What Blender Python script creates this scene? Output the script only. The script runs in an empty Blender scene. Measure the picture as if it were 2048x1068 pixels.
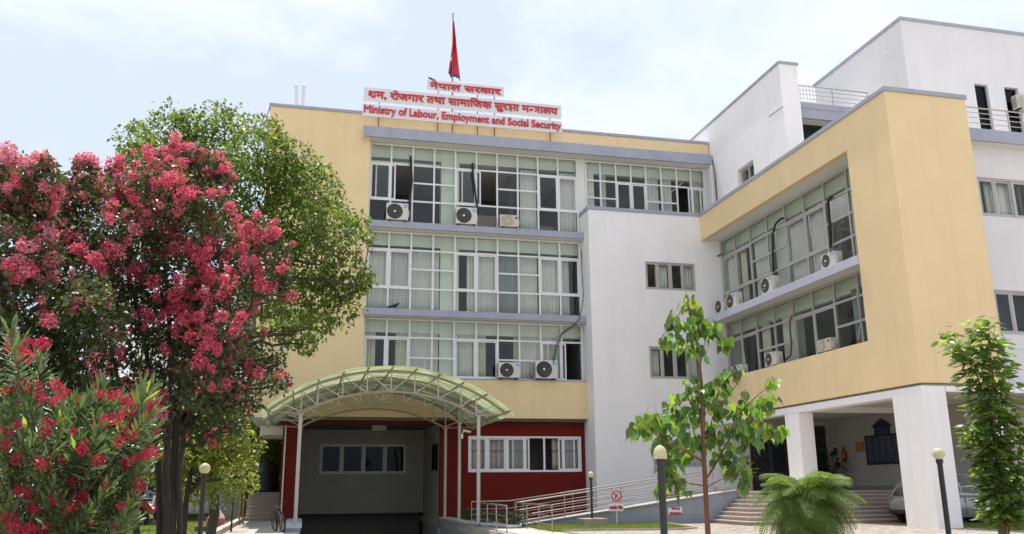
import bpy, bmesh, math, random
import numpy as np
from mathutils import Vector, Matrix, Euler
rnd = random.Random(11)
rng = np.random.default_rng(5)
PI = math.pi
scene = bpy.context.scene
C = scene.collection

# ------------------------------------------------------------------ camera
CAM = Vector((0.0, 0.0, 1.40))
RIGHT = Vector((0.9726383, -0.2321637, -0.0086468))
UP = Vector((-0.0493792, -0.2429531, 0.9687804))
FWD = Vector((0.2270164, 0.9418460, 0.2477695))
FOC = 1732.02                      # focal length in pixels of a 2048 px wide picture
cam_d = bpy.data.cameras.new('camera')
cam_d.sensor_width = 36.0
cam_d.lens = FOC * 36.0 / 2048.0
cam_d.clip_start = 0.1
cam_d.clip_end = 3000.0
cam = bpy.data.objects.new('camera', cam_d)
C.objects.link(cam)
m3 = Matrix((RIGHT, UP, -FWD)).transposed()
cam.matrix_world = Matrix.Translation(CAM) @ m3.to_4x4()
scene.camera = cam

# ------------------------------------------------------------------ world and sun
SUN_DIR = Vector((-0.03, 0.33, 1.0)).normalized()      # from the ground towards the sun (behind the building, high)
world = bpy.data.worlds.new('World')
scene.world = world
world.use_nodes = True
wt = world.node_tree
for n in list(wt.nodes): wt.nodes.remove(n)
wo = wt.nodes.new('ShaderNodeOutputWorld')
sky = wt.nodes.new('ShaderNodeTexSky')
sky.sky_type = 'NISHITA'
sky.sun_disc = False
sky.sun_elevation = math.asin(SUN_DIR.z)
sky.sun_rotation = math.atan2(SUN_DIR.x, SUN_DIR.y)
sky.air_density = 1.0
sky.dust_density = 2.0
sky.ozone_density = 1.0
bg1 = wt.nodes.new('ShaderNodeBackground'); bg1.inputs[1].default_value = 0.05
wt.links.new(sky.outputs[0], bg1.inputs[0])
# thin bright summer cloud and haze
tc = wt.nodes.new('ShaderNodeTexCoord')
mp = wt.nodes.new('ShaderNodeMapping'); mp.inputs['Scale'].default_value = (1.0, 1.0, 1.9); mp.inputs['Location'].default_value = (5.606, 6.676, 7.157)
nz = wt.nodes.new('ShaderNodeTexNoise'); nz.inputs['Scale'].default_value = 1.9; nz.inputs['Detail'].default_value = 8; nz.inputs['Roughness'].default_value = 0.56; nz.inputs['Distortion'].default_value = 0.4
rp = wt.nodes.new('ShaderNodeValToRGB')
rp.color_ramp.elements[0].position = 0.40; rp.color_ramp.elements[0].color = (0.287, 0.326, 0.405, 1)
rp.color_ramp.elements[1].position = 0.66; rp.color_ramp.elements[1].color = (0.485, 0.490, 0.505, 1)
wt.links.new(tc.outputs['Generated'], mp.inputs[0]); wt.links.new(mp.outputs[0], nz.inputs['Vector'])
wt.links.new(nz.outputs['Fac'], rp.inputs[0])
bg2 = wt.nodes.new('ShaderNodeBackground'); bg2.inputs[1].default_value = 1.0
wt.links.new(rp.outputs[0], bg2.inputs[0])
mixw = wt.nodes.new('ShaderNodeMixShader'); mixw.inputs[0].default_value = 0.90
wt.links.new(bg1.outputs[0], mixw.inputs[1]); wt.links.new(bg2.outputs[0], mixw.inputs[2])
wt.links.new(mixw.outputs[0], wo.inputs[0])

sun_d = bpy.data.lights.new('sun', 'SUN')
sun_d.energy = 2.7; sun_d.angle = math.radians(0.5); sun_d.color = (1.0, 0.955, 0.88)
sun = bpy.data.objects.new('sun', sun_d); C.objects.link(sun)
sun.rotation_euler = SUN_DIR.to_track_quat('Z', 'Y').to_euler()
sun.location = (0, 0, 60)

vs = scene.view_settings
scene.display_settings.display_device = 'sRGB'
vs.view_transform = 'Standard'; vs.look = 'None'; vs.gamma = 1.0; vs.use_curve_mapping = False
vs.exposure = 1.47
scene.render.engine = 'CYCLES'
cy = scene.cycles
cy.max_bounces = 8; cy.diffuse_bounces = 4; cy.glossy_bounces = 3; cy.transmission_bounces = 4
cy.transparent_max_bounces = 20; cy.caustics_reflective = False; cy.caustics_refractive = False
cy.sample_clamp_indirect = 6.0
cy.use_denoising = True

# ------------------------------------------------------------------ geometry of the place
def ray(px, py):
    return FWD + RIGHT * ((px - 1024.0) / FOC) - UP * ((py - 534.0) / FOC)
def onY(px, py, Y):
    d = ray(px, py); return CAM + d * (Y / d.y)
def onX(px, py, X):
    d = ray(px, py); return CAM + d * (X / d.x)
def onZ(px, py, Z):
    d = ray(px, py); return CAM + d * ((Z - CAM.z) / d.z)

# ------------------------------------------------------------------ materials
def newmat(name):
    m = bpy.data.materials.new(name); m.use_nodes = True
    nt = m.node_tree
    for n in list(nt.nodes): nt.nodes.remove(n)
    out = nt.nodes.new('ShaderNodeOutputMaterial')
    return m, nt, out
def N(nt, t, **k):
    n = nt.nodes.new(t)
    for a, v in k.items(): setattr(n, a, v)
    return n
def L(nt, a, b): nt.links.new(a, b)
def lin(c): return tuple(c) + (1.0,)

def mat(name, col, rough=0.6, var=0.12, scale=3.0, bump=0.0, bscale=60.0, metal=0.0, spec=0.35, col2=None, stretch=(1, 1, 1), rand=0.0, stain=0.0, stain_col=(0.3, 0.28, 0.24), coat=0.0):
    """a painted or solid surface with uneven colour, optional vertical dirt runs, fine relief"""
    m, nt, out = newmat(name)
    bs = N(nt, 'ShaderNodeBsdfPrincipled')
    bs.inputs['Roughness'].default_value = rough; bs.inputs['Metallic'].default_value = metal
    bs.inputs['Specular IOR Level'].default_value = spec
    if coat: bs.inputs['Coat Weight'].default_value = coat; bs.inputs['Coat Roughness'].default_value = 0.08
    geo = N(nt, 'ShaderNodeNewGeometry')
    mpn = N(nt, 'ShaderNodeMapping'); mpn.inputs['Scale'].default_value = stretch
    L(nt, geo.outputs['Position'], mpn.inputs[0])
    n1 = N(nt, 'ShaderNodeTexNoise'); n1.inputs['Scale'].default_value = scale; n1.inputs['Detail'].default_value = 6; n1.inputs['Roughness'].default_value = 0.6
    L(nt, mpn.outputs[0], n1.inputs['Vector'])
    r1 = N(nt, 'ShaderNodeValToRGB'); r1.color_ramp.elements[0].position = 0.3; r1.color_ramp.elements[1].position = 0.72
    c2 = col2 if col2 else tuple(c * (1 - var) for c in col)
    r1.color_ramp.elements[0].color = lin(c2); r1.color_ramp.elements[1].color = lin(tuple(min(1, c * (1 + var * 0.5)) for c in col))
    L(nt, n1.outputs['Fac'], r1.inputs[0])
    cur = r1.outputs[0]
    if rand:
        hv = N(nt, 'ShaderNodeHueSaturation')
        mr = N(nt, 'ShaderNodeMapRange'); mr.inputs[3].default_value = 1 - rand; mr.inputs[4].default_value = 1 + rand
        L(nt, geo.outputs['Random Per Island'], mr.inputs[0]); L(nt, mr.outputs[0], hv.inputs['Value'])
        oi = N(nt, 'ShaderNodeObjectInfo'); mr2 = N(nt, 'ShaderNodeMapRange'); mr2.inputs[3].default_value = 1 - rand * 0.35; mr2.inputs[4].default_value = 1 + rand * 0.25
        L(nt, oi.outputs['Random'], mr2.inputs[0]); L(nt, mr2.outputs[0], hv.inputs['Saturation'])
        L(nt, cur, hv.inputs['Color']); cur = hv.outputs[0]
    if stain:
        mp2 = N(nt, 'ShaderNodeMapping'); mp2.inputs['Scale'].default_value = (1.6, 1.6, 0.10)
        L(nt, geo.outputs['Position'], mp2.inputs[0])
        n2 = N(nt, 'ShaderNodeTexNoise'); n2.inputs['Scale'].default_value = 1.6; n2.inputs['Detail'].default_value = 8; n2.inputs['Roughness'].default_value = 0.62
        L(nt, mp2.outputs[0], n2.inputs['Vector'])
        r2 = N(nt, 'ShaderNodeValToRGB'); r2.color_ramp.elements[0].position = 0.50; r2.color_ramp.elements[1].position = 0.80
        r2.color_ramp.elements[0].color = (0, 0, 0, 1); r2.color_ramp.elements[1].color = (stain, stain, stain, 1)
        L(nt, n2.outputs['Fac'], r2.inputs[0])
        mx = N(nt, 'ShaderNodeMix', data_type='RGBA'); mx.inputs[7].default_value = lin(stain_col)
        L(nt, r2.outputs[0], mx.inputs[0]); L(nt, cur, mx.inputs[6]); cur = mx.outputs[2]
    L(nt, cur, bs.inputs['Base Color'])
    if bump:
        n3 = N(nt, 'ShaderNodeTexNoise'); n3.inputs['Scale'].default_value = bscale; n3.inputs['Detail'].default_value = 4
        L(nt, geo.outputs['Position'], n3.inputs['Vector'])
        bp = N(nt, 'ShaderNodeBump'); bp.inputs['Strength'].default_value = bump; bp.inputs['Distance'].default_value = 0.02
        L(nt, n3.outputs['Fac'], bp.inputs['Height']); L(nt, bp.outputs[0], bs.inputs['Normal'])
    L(nt, bs.outputs[0], out.inputs[0])
    return m

def leafmat(name, col, trans, rough=0.45, rand=0.35, tw=0.4, spec=0.4):
    m, nt, out = newmat(name)
    geo = N(nt, 'ShaderNodeNewGeometry'); oi = N(nt, 'ShaderNodeObjectInfo')
    ad = N(nt, 'ShaderNodeMath', operation='ADD'); L(nt, geo.outputs['Random Per Island'], ad.inputs[0]); L(nt, oi.outputs['Random'], ad.inputs[1])
    fr = N(nt, 'ShaderNodeMath', operation='FRACT'); L(nt, ad.outputs[0], fr.inputs[0])
    mr = N(nt, 'ShaderNodeMapRange'); mr.inputs[3].default_value = 1 - rand; mr.inputs[4].default_value = 1 + rand
    L(nt, fr.outputs[0], mr.inputs[0])
    mh = N(nt, 'ShaderNodeMapRange'); mh.inputs[3].default_value = 0.485; mh.inputs[4].default_value = 0.515
    L(nt, fr.outputs[0], mh.inputs[0])
    def hsv(c):
        h = N(nt, 'ShaderNodeHueSaturation'); h.inputs['Color'].default_value = lin(c)
        L(nt, mr.outputs[0], h.inputs['Value']); L(nt, mh.outputs[0], h.inputs['Hue']); return h.outputs[0]
    bs = N(nt, 'ShaderNodeBsdfPrincipled'); bs.inputs['Roughness'].default_value = rough; bs.inputs['Specular IOR Level'].default_value = spec
    L(nt, hsv(col), bs.inputs['Base Color'])
    tr = N(nt, 'ShaderNodeBsdfTranslucent'); L(nt, hsv(trans), tr.inputs[0])
    mx = N(nt, 'ShaderNodeMixShader'); mx.inputs[0].default_value = tw
    L(nt, bs.outputs[0], mx.inputs[1]); L(nt, tr.outputs[0], mx.inputs[2]); L(nt, mx.outputs[0], out.inputs[0])
    return m

def glassmat(name, tint, refl=(0.85, 0.88, 0.88), base=0.015):
    m, nt, out = newmat(name)
    tr = N(nt, 'ShaderNodeBsdfTransparent'); tr.inputs[0].default_value = lin(tint)
    gl = N(nt, 'ShaderNodeBsdfGlossy'); gl.inputs[0].default_value = lin(refl); gl.inputs['Roughness'].default_value = 0.015
    fz = N(nt, 'ShaderNodeFresnel'); fz.inputs[0].default_value = 1.45
    ad = N(nt, 'ShaderNodeMath', operation='ADD'); ad.inputs[1].default_value = base; ad.use_clamp = True
    L(nt, fz.outputs[0], ad.inputs[0])
    ge = N(nt, 'ShaderNodeNewGeometry'); iv = N(nt, 'ShaderNodeMath', operation='SUBTRACT'); iv.inputs[0].default_value = 1.0; L(nt, ge.outputs['Backfacing'], iv.inputs[1])
    fm_ = N(nt, 'ShaderNodeMath', operation='MULTIPLY'); L(nt, ad.outputs[0], fm_.inputs[0]); L(nt, iv.outputs[0], fm_.inputs[1])   # only the outer skin reflects
    mx = N(nt, 'ShaderNodeMixShader'); L(nt, fm_.outputs[0], mx.inputs[0]); L(nt, tr.outputs[0], mx.inputs[1]); L(nt, gl.outputs[0], mx.inputs[2])
    L(nt, mx.outputs[0], out.inputs[0])
    return m

M = {}
M['yellow'] = mat('yellow wall paint', (0.775, 0.600, 0.350), 0.75, 0.05, 0.7, 0.12, 45, stain=0.26, stain_col=(0.52, 0.38, 0.20))
M['white'] = mat('white wall paint', (0.84, 0.83, 0.835), 0.75, 0.04, 0.6, 0.12, 45, stain=0.28, stain_col=(0.58, 0.56, 0.53))
M['whiteold'] = mat('older greyish white wall paint', (0.70, 0.69, 0.70), 0.8, 0.05, 0.6, 0.12, 45, stain=0.22, stain_col=(0.50, 0.48, 0.46))  # greyer than the other white walls
M['whitein'] = mat('plain white paint', (0.72, 0.72, 0.70), 0.8, 0.05, 0.8)
M['red'] = mat('dark red wall paint', (0.150, 0.018, 0.013), 0.85, 0.10, 0.8, 0.12, 45, spec=0.08, stain=0.15, stain_col=(0.11, 0.02, 0.016))
M['grey'] = mat('blue grey trim paint', (0.36, 0.375, 0.45), 0.7, 0.10, 1.2, 0.1, 45, stain=0.4, stain_col=(0.20, 0.215, 0.26))
M['greywall'] = mat('grey portal plaster', (0.30, 0.295, 0.27), 0.8, 0.10, 0.8, 0.1, 45, stain=0.2, stain_col=(0.18, 0.17, 0.15))
M['slategrey'] = mat('slate grey concrete paint', (0.27, 0.29, 0.34), 0.7, 0.18, 1.6, 0.15, 40, stain=0.35, stain_col=(0.15, 0.16, 0.19))
M['palekerb'] = mat('pale blue grey kerb paint', (0.46, 0.50, 0.58), 0.6, 0.12, 2.0, 0.1, 40)
M['beam'] = mat('pale green white beam paint', (0.74, 0.77, 0.70), 0.7, 0.06, 0.8)
M['hall'] = mat('cream hall paint', (0.47, 0.45, 0.41), 0.8, 0.06, 0.8)  # shade of the entrance hall is mixed into this wall colour
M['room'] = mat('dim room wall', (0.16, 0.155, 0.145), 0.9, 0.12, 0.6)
M['void'] = mat('unlit basement wall', (0.03, 0.03, 0.03), 0.9, 0.2, 0.8)  # near-black colour stands in for unlit depth
M['alu'] = mat('white aluminium frame', (0.74, 0.74, 0.75), 0.4, 0.06, 3.0, spec=0.5)
M['alugrey'] = mat('grey aluminium frame', (0.44, 0.43, 0.42), 0.4, 0.08, 3.0, spec=0.5)
M['aludark'] = mat('dark window frame', (0.06, 0.065, 0.07), 0.4, 0.1, 3.0)
M['glass'] = glassmat('tinted window glass', (0.90, 0.925, 0.90))
M['glassdark'] = glassmat('dark tinted window glass', (0.42, 0.45, 0.47), refl=(0.32, 0.33, 0.33), base=0.0)
M['steel'] = mat('brushed stainless steel', (0.36, 0.335, 0.31), 0.34, 0.1, 8.0, metal=0.85)
M['black'] = mat('black painted metal', (0.015, 0.015, 0.016), 0.4, 0.2, 6.0, spec=0.5)
M['blackrub'] = mat('black rubber', (0.02, 0.02, 0.02), 0.6, 0.25, 20.0)
M['acwhite'] = mat('off white enamel casing', (0.62, 0.60, 0.55), 0.45, 0.10, 5.0, spec=0.5, stain=0.25, stain_col=(0.42, 0.38, 0.32))
M['acbeige'] = mat('aged beige casing', (0.55, 0.51, 0.43), 0.5, 0.12, 5.0, stain=0.3, stain_col=(0.36, 0.31, 0.24))
M['acdark'] = mat('dark fan guard plastic', (0.035, 0.036, 0.042), 0.5, 0.2, 20.0)
M['blue'] = mat('blue badge', (0.05, 0.33, 0.75), 0.4, 0.05, 9.0)
M['sign'] = mat('white sign panel', (0.70, 0.69, 0.72), 0.35, 0.04, 2.0, spec=0.5)
M['letter'] = mat('red raised lettering', (0.56, 0.035, 0.045), 0.4, 0.06, 4.0, spec=0.5)
M['rust'] = mat('rusty brown rod', (0.22, 0.09, 0.045), 0.7, 0.3, 20.0)
M['postwhite'] = mat('pale grey tube paint', (0.43, 0.425, 0.40), 0.45, 0.10, 4.0, spec=0.5, stain=0.2, stain_col=(0.36, 0.34, 0.30))
M['truss'] = mat('grey brown steel paint', (0.30, 0.27, 0.22), 0.5, 0.15, 6.0)
M['concrete'] = mat('worn concrete', (0.33, 0.315, 0.29), 0.85, 0.2, 1.8, 0.25, 30)
M['slab'] = mat('pale concrete slab', (0.42, 0.38, 0.33), 0.85, 0.15, 1.6, 0.25, 30)
M['paver'] = mat('buff paving block', (0.335, 0.285, 0.235), 0.85, 0.14, 2.5, 0.3, 50, rand=0.10)
M['joint'] = mat('sandy joint bed', (0.30, 0.25, 0.20), 0.95, 0.2, 5.0, 0.2, 40)
M['tread'] = mat('cream step stone', (0.50, 0.43, 0.37), 0.6, 0.16, 2.2, 0.1, 40, rand=0.08)
M['riser'] = mat('brownish step riser', (0.32, 0.27, 0.235), 0.6, 0.2, 3.0, 0.1, 40, rand=0.10)
M['soil'] = mat('dusty pale ground', (0.40, 0.365, 0.32), 0.95, 0.3, 1.5, 0.5, 20)  # tone lightened so sunlight bounces up onto the facades
M['turf'] = mat('turf underlay', (0.12, 0.16, 0.03), 0.95, 0.4, 1.4, 0.6, 25)
M['bark'] = mat('grey brown bark', (0.050, 0.040, 0.032), 0.9, 0.35, 7.0, 0.7, 22, stretch=(1, 1, 0.25))
M['barkred'] = mat('reddish young bark', (0.17, 0.075, 0.04), 0.8, 0.3, 9.0, 0.4, 40, stretch=(1, 1, 0.3))
M['twig'] = mat('brown green twig', (0.12, 0.09, 0.045), 0.8, 0.3, 9.0)
M['globe'] = None
M['carpaint'] = mat('silver car paint', (0.30, 0.305, 0.315), 0.32, 0.03, 2.0, metal=0.45, spec=0.5, coat=0.6)
M['carglass'] = mat('dark car glass', (0.02, 0.024, 0.028), 0.06, 0.1, 2.0, spec=0.8)
M['tyre'] = mat('tyre rubber', (0.02, 0.02, 0.02), 0.8, 0.3, 20.0)
M['rim'] = mat('alloy rim', (0.45, 0.45, 0.46), 0.3, 0.1, 6.0, metal=0.8)
M['taillight'] = mat('red lamp plastic', (0.35, 0.015, 0.015), 0.15, 0.1, 4.0, spec=0.6)
M['redcloth'] = mat('crimson flag cloth', (0.62, 0.025, 0.045), 0.8, 0.12, 5.0)
M['bluecloth'] = mat('navy flag border', (0.05, 0.05, 0.16), 0.8, 0.12, 5.0)
M['whitecloth'] = mat('white cloth', (0.75, 0.75, 0.75), 0.8, 0.08, 5.0)
M['curtain'] = mat('pale grey curtain cloth', (0.74, 0.72, 0.70), 0.9, 0.08, 2.0)
M['curtainlilac'] = mat('lilac grey curtain cloth', (0.68, 0.63, 0.66), 0.9, 0.08, 2.0)
M['curtaincream'] = mat('cream curtain cloth', (0.72, 0.66, 0.52), 0.9, 0.08, 2.0)
M['curtainblue'] = mat('dull blue grey curtain cloth', (0.32, 0.34, 0.38), 0.9, 0.08, 2.0)
M['board'] = mat('navy notice board', (0.018, 0.024, 0.055), 0.5, 0.1, 4.0)
M['boardtext'] = mat('grey board lettering', (0.16, 0.17, 0.21), 0.6, 0.1, 4.0)
M['orange'] = mat('orange brown paper', (0.45, 0.20, 0.08), 0.8, 0.15, 6.0)
M['extred'] = mat('red enamel', (0.45, 0.02, 0.025), 0.3, 0.1, 6.0, spec=0.6)
M['doorred'] = mat('maroon door frame', (0.09, 0.012, 0.012), 0.5, 0.2, 4.0)
M['tank'] = mat('black moulded plastic', (0.018, 0.019, 0.024), 0.45, 0.2, 5.0, spec=0.5)
M['bamboo'] = mat('dry bamboo', (0.30, 0.21, 0.11), 0.6, 0.25, 8.0)
M['sack'] = mat('pale woven sack', (0.66, 0.52, 0.48), 0.85, 0.2, 9.0, 0.4, 60)
M['sackred'] = mat('red printed sack', (0.50, 0.10, 0.12), 0.85, 0.25, 9.0, 0.4, 60)
M['towerglass'] = mat('dark tower glazing', (0.06, 0.055, 0.06), 0.12, 0.15, 1.0, spec=0.7)
M['steeldull'] = mat('weathered steel', (0.30, 0.27, 0.24), 0.45, 0.2, 8.0, metal=0.6)
M['bikered'] = mat('dark maroon bicycle paint', (0.07, 0.012, 0.014), 0.35, 0.1, 6.0, spec=0.6)
M['pigeon'] = mat('slate black plumage', (0.025, 0.025, 0.03), 0.7, 0.3, 30.0)
M['pot'] = mat('dark clay pot', (0.10, 0.07, 0.055), 0.8, 0.2, 8.0)
M['pvc'] = mat('white plastic pipe', (0.70, 0.70, 0.68), 0.4, 0.06, 4.0)
M['redwhite'] = mat('red vehicle paint', (0.30, 0.015, 0.03), 0.3, 0.05, 3.0, coat=0.5)
M['carwhite'] = mat('white car paint', (0.75, 0.75, 0.76), 0.3, 0.03, 3.0, coat=0.5)
# leaves and flowers
M['lf_crape'] = leafmat('dark crape leaf', (0.046, 0.064, 0.024), (0.13, 0.17, 0.035), rand=0.45, tw=0.30)
M['lf_camphor'] = leafmat('mid green glossy leaf', (0.068, 0.108, 0.022), (0.24, 0.33, 0.045), 0.5, 0.42, 0.38, spec=0.3)
M['lf_ole'] = leafmat('grey green lance leaf', (0.088, 0.120, 0.052), (0.14, 0.24, 0.05), 0.36, 0.35, 0.28, spec=0.5)
M['lf_peepal'] = leafmat('peepal leaf', (0.050, 0.095, 0.034), (0.19, 0.36, 0.035), 0.32, 0.42, 0.42, spec=0.55)
M['lf_peepal_young'] = leafmat('young yellow green peepal leaf', (0.15, 0.24, 0.04), (0.42, 0.62, 0.05), 0.35, 0.25, 0.5, spec=0.5)
M['lf_shrub'] = leafmat('fresh green leaf', (0.068, 0.115, 0.030), (0.22, 0.34, 0.045), 0.38, 0.40, 0.38)
M['lf_palm'] = leafmat('palm leaflet', (0.095, 0.138, 0.040), (0.26, 0.38, 0.055), 0.55, 0.40, 0.32, spec=0.2)
M['lf_dark'] = leafmat('dark tree leaf', (0.034, 0.060, 0.018), (0.07, 0.13, 0.03), rand=0.5, tw=0.25)
M['lf_lime'] = leafmat('yellow green leaf', (0.15, 0.19, 0.035), (0.38, 0.44, 0.06), rand=0.4, tw=0.45)
M['lf_grass'] = leafmat('grass blade', (0.135, 0.185, 0.028), (0.34, 0.42, 0.05), rand=0.35, tw=0.35)
M['fl_pink'] = leafmat('rose pink petal', (0.70, 0.125, 0.205), (0.70, 0.15, 0.23), 0.6, 0.32, 0.35, spec=0.2)
M['fl_pale'] = leafmat('pale pink petal', (0.70, 0.25, 0.31), (0.68, 0.25, 0.31), 0.6, 0.30, 0.35, spec=0.2)
M['fl_red'] = leafmat('crimson oleander petal', (0.48, 0.016, 0.065), (0.46, 0.02, 0.08), 0.6, 0.30, 0.35, spec=0.2)
M['fl_scarlet'] = leafmat('scarlet flower', (0.55, 0.05, 0.02), (0.5, 0.05, 0.02), 0.6, 0.3, 0.3)

def canopymat():
    m, nt, out = newmat('green fibreglass roof sheet')
    geo = N(nt, 'ShaderNodeNewGeometry')
    n1 = N(nt, 'ShaderNodeTexNoise'); n1.inputs['Scale'].default_value = 1.4; n1.inputs['Detail'].default_value = 7; n1.inputs['Roughness'].default_value = 0.65
    mpn = N(nt, 'ShaderNodeMapping'); mpn.inputs['Scale'].default_value = (0.8, 2.6, 0.8)
    L(nt, geo.outputs['Position'], mpn.inputs[0]); L(nt, mpn.outputs[0], n1.inputs['Vector'])
    r = N(nt, 'ShaderNodeValToRGB'); r.color_ramp.elements[0].position = 0.33; r.color_ramp.elements[1].position = 0.62
    r.color_ramp.elements[0].color = (0.30, 0.30, 0.17, 1); r.color_ramp.elements[1].color = (0.62, 0.67, 0.52, 1)
    L(nt, n1.outputs['Fac'], r.inputs[0])
    df = N(nt, 'ShaderNodeBsdfDiffuse'); L(nt, r.outputs[0], df.inputs[0])
    tl = N(nt, 'ShaderNodeBsdfTranslucent'); L(nt, r.outputs[0], tl.inputs[0])
    tp = N(nt, 'ShaderNodeBsdfTransparent'); tp.inputs[0].default_value = (0.80, 0.86, 0.74, 1)
    a = N(nt, 'ShaderNodeMixShader'); a.inputs[0].default_value = 0.62; L(nt, df.outputs[0], a.inputs[1]); L(nt, tl.outputs[0], a.inputs[2])
    b = N(nt, 'ShaderNodeMixShader'); b.inputs[0].default_value = 0.22; L(nt, a.outputs[0], b.inputs[1]); L(nt, tp.outputs[0], b.inputs[2])
    L(nt, b.outputs[0], out.inputs[0]); return m
M['roofsheet'] = canopymat()
def globemat():
    m, nt, out = newmat('cream acrylic globe')
    bs = N(nt, 'ShaderNodeBsdfPrincipled'); bs.inputs['Base Color'].default_value = (0.60, 0.56, 0.40, 1); bs.inputs['Roughness'].default_value = 0.18
    tl = N(nt, 'ShaderNodeBsdfTranslucent'); tl.inputs[0].default_value = (0.70, 0.66, 0.46, 1)
    tp = N(nt, 'ShaderNodeBsdfTransparent'); tp.inputs[0].default_value = (0.9, 0.86, 0.7, 1)
    a = N(nt, 'ShaderNodeMixShader'); a.inputs[0].default_value = 0.3; L(nt, bs.outputs[0], a.inputs[1]); L(nt, tl.outputs[0], a.inputs[2])
    b = N(nt, 'ShaderNodeMixShader'); b.inputs[0].default_value = 0.22; L(nt, a.outputs[0], b.inputs[1]); L(nt, tp.outputs[0], b.inputs[2])
    L(nt, b.outputs[0], out.inputs[0]); return m
M['globe'] = globemat()
def plaidmat():
    m, nt, out = newmat('pinkish plaid curtain cloth')
    bs = N(nt, 'ShaderNodeBsdfPrincipled'); bs.inputs['Roughness'].default_value = 0.9
    geo = N(nt, 'ShaderNodeNewGeometry'); sp = N(nt, 'ShaderNodeSeparateXYZ'); L(nt, geo.outputs['Position'], sp.inputs[0])
    def stripes(src, freq, thr):
        a = N(nt, 'ShaderNodeMath', operation='MULTIPLY'); a.inputs[1].default_value = freq; L(nt, src, a.inputs[0])
        b = N(nt, 'ShaderNodeMath', operation='FRACT'); L(nt, a.outputs[0], b.inputs[0])
        c = N(nt, 'ShaderNodeMath', operation='LESS_THAN'); c.inputs[1].default_value = thr; L(nt, b.outputs[0], c.inputs[0]); return c.outputs[0]
    s1 = stripes(sp.outputs['X'], 4.2, 0.22); s2 = stripes(sp.outputs['Z'], 0.95, 0.10); s3 = stripes(sp.outputs['X'], 1.7, 0.2)
    mx = N(nt, 'ShaderNodeMath', operation='MAXIMUM'); L(nt, s1, mx.inputs[0]); L(nt, s2, mx.inputs[1])
    mul = N(nt, 'ShaderNodeMath', operation='MULTIPLY'); mul.inputs[1].default_value = 0.65; L(nt, mx.outputs[0], mul.inputs[0])
    ad = N(nt, 'ShaderNodeMath', operation='MULTIPLY_ADD'); ad.inputs[1].default_value = 0.3; L(nt, s3, ad.inputs[0]); L(nt, mul.outputs[0], ad.inputs[2]); ad.use_clamp = True
    mc = N(nt, 'ShaderNodeMix', data_type='RGBA'); mc.inputs[6].default_value = (0.52, 0.42, 0.36, 1); mc.inputs[7].default_value = (0.13, 0.05, 0.05, 1)
    L(nt, ad.outputs[0], mc.inputs[0]); L(nt, mc.outputs[2], bs.inputs['Base Color']); L(nt, bs.outputs[0], out.inputs[0]); return m
M['plaid'] = plaidmat()

# ------------------------------------------------------------------ object helpers
def link(o, parent=None):
    C.objects.link(o)
    if parent is not None: o.parent = parent
    return o
def tag(o, label=None, cat=None, group=None, kind=None):
    if label: o['label'] = label
    if cat: o['category'] = cat
    if group: o['group'] = group
    if kind: o['kind'] = kind
    return o
def thing(name, label, cat, loc=(0, 0, 0), rz=0.0, group=None):
    o = bpy.data.objects.new(name, None); o.empty_display_size = 0.3
    o.location = loc; o.rotation_euler = (0, 0, rz); C.objects.link(o)
    return tag(o, label, cat, group)
def node(name, parent):
    o = bpy.data.objects.new(name, None); o.empty_display_size = 0.1
    C.objects.link(o); o.parent = parent; return o

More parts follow.
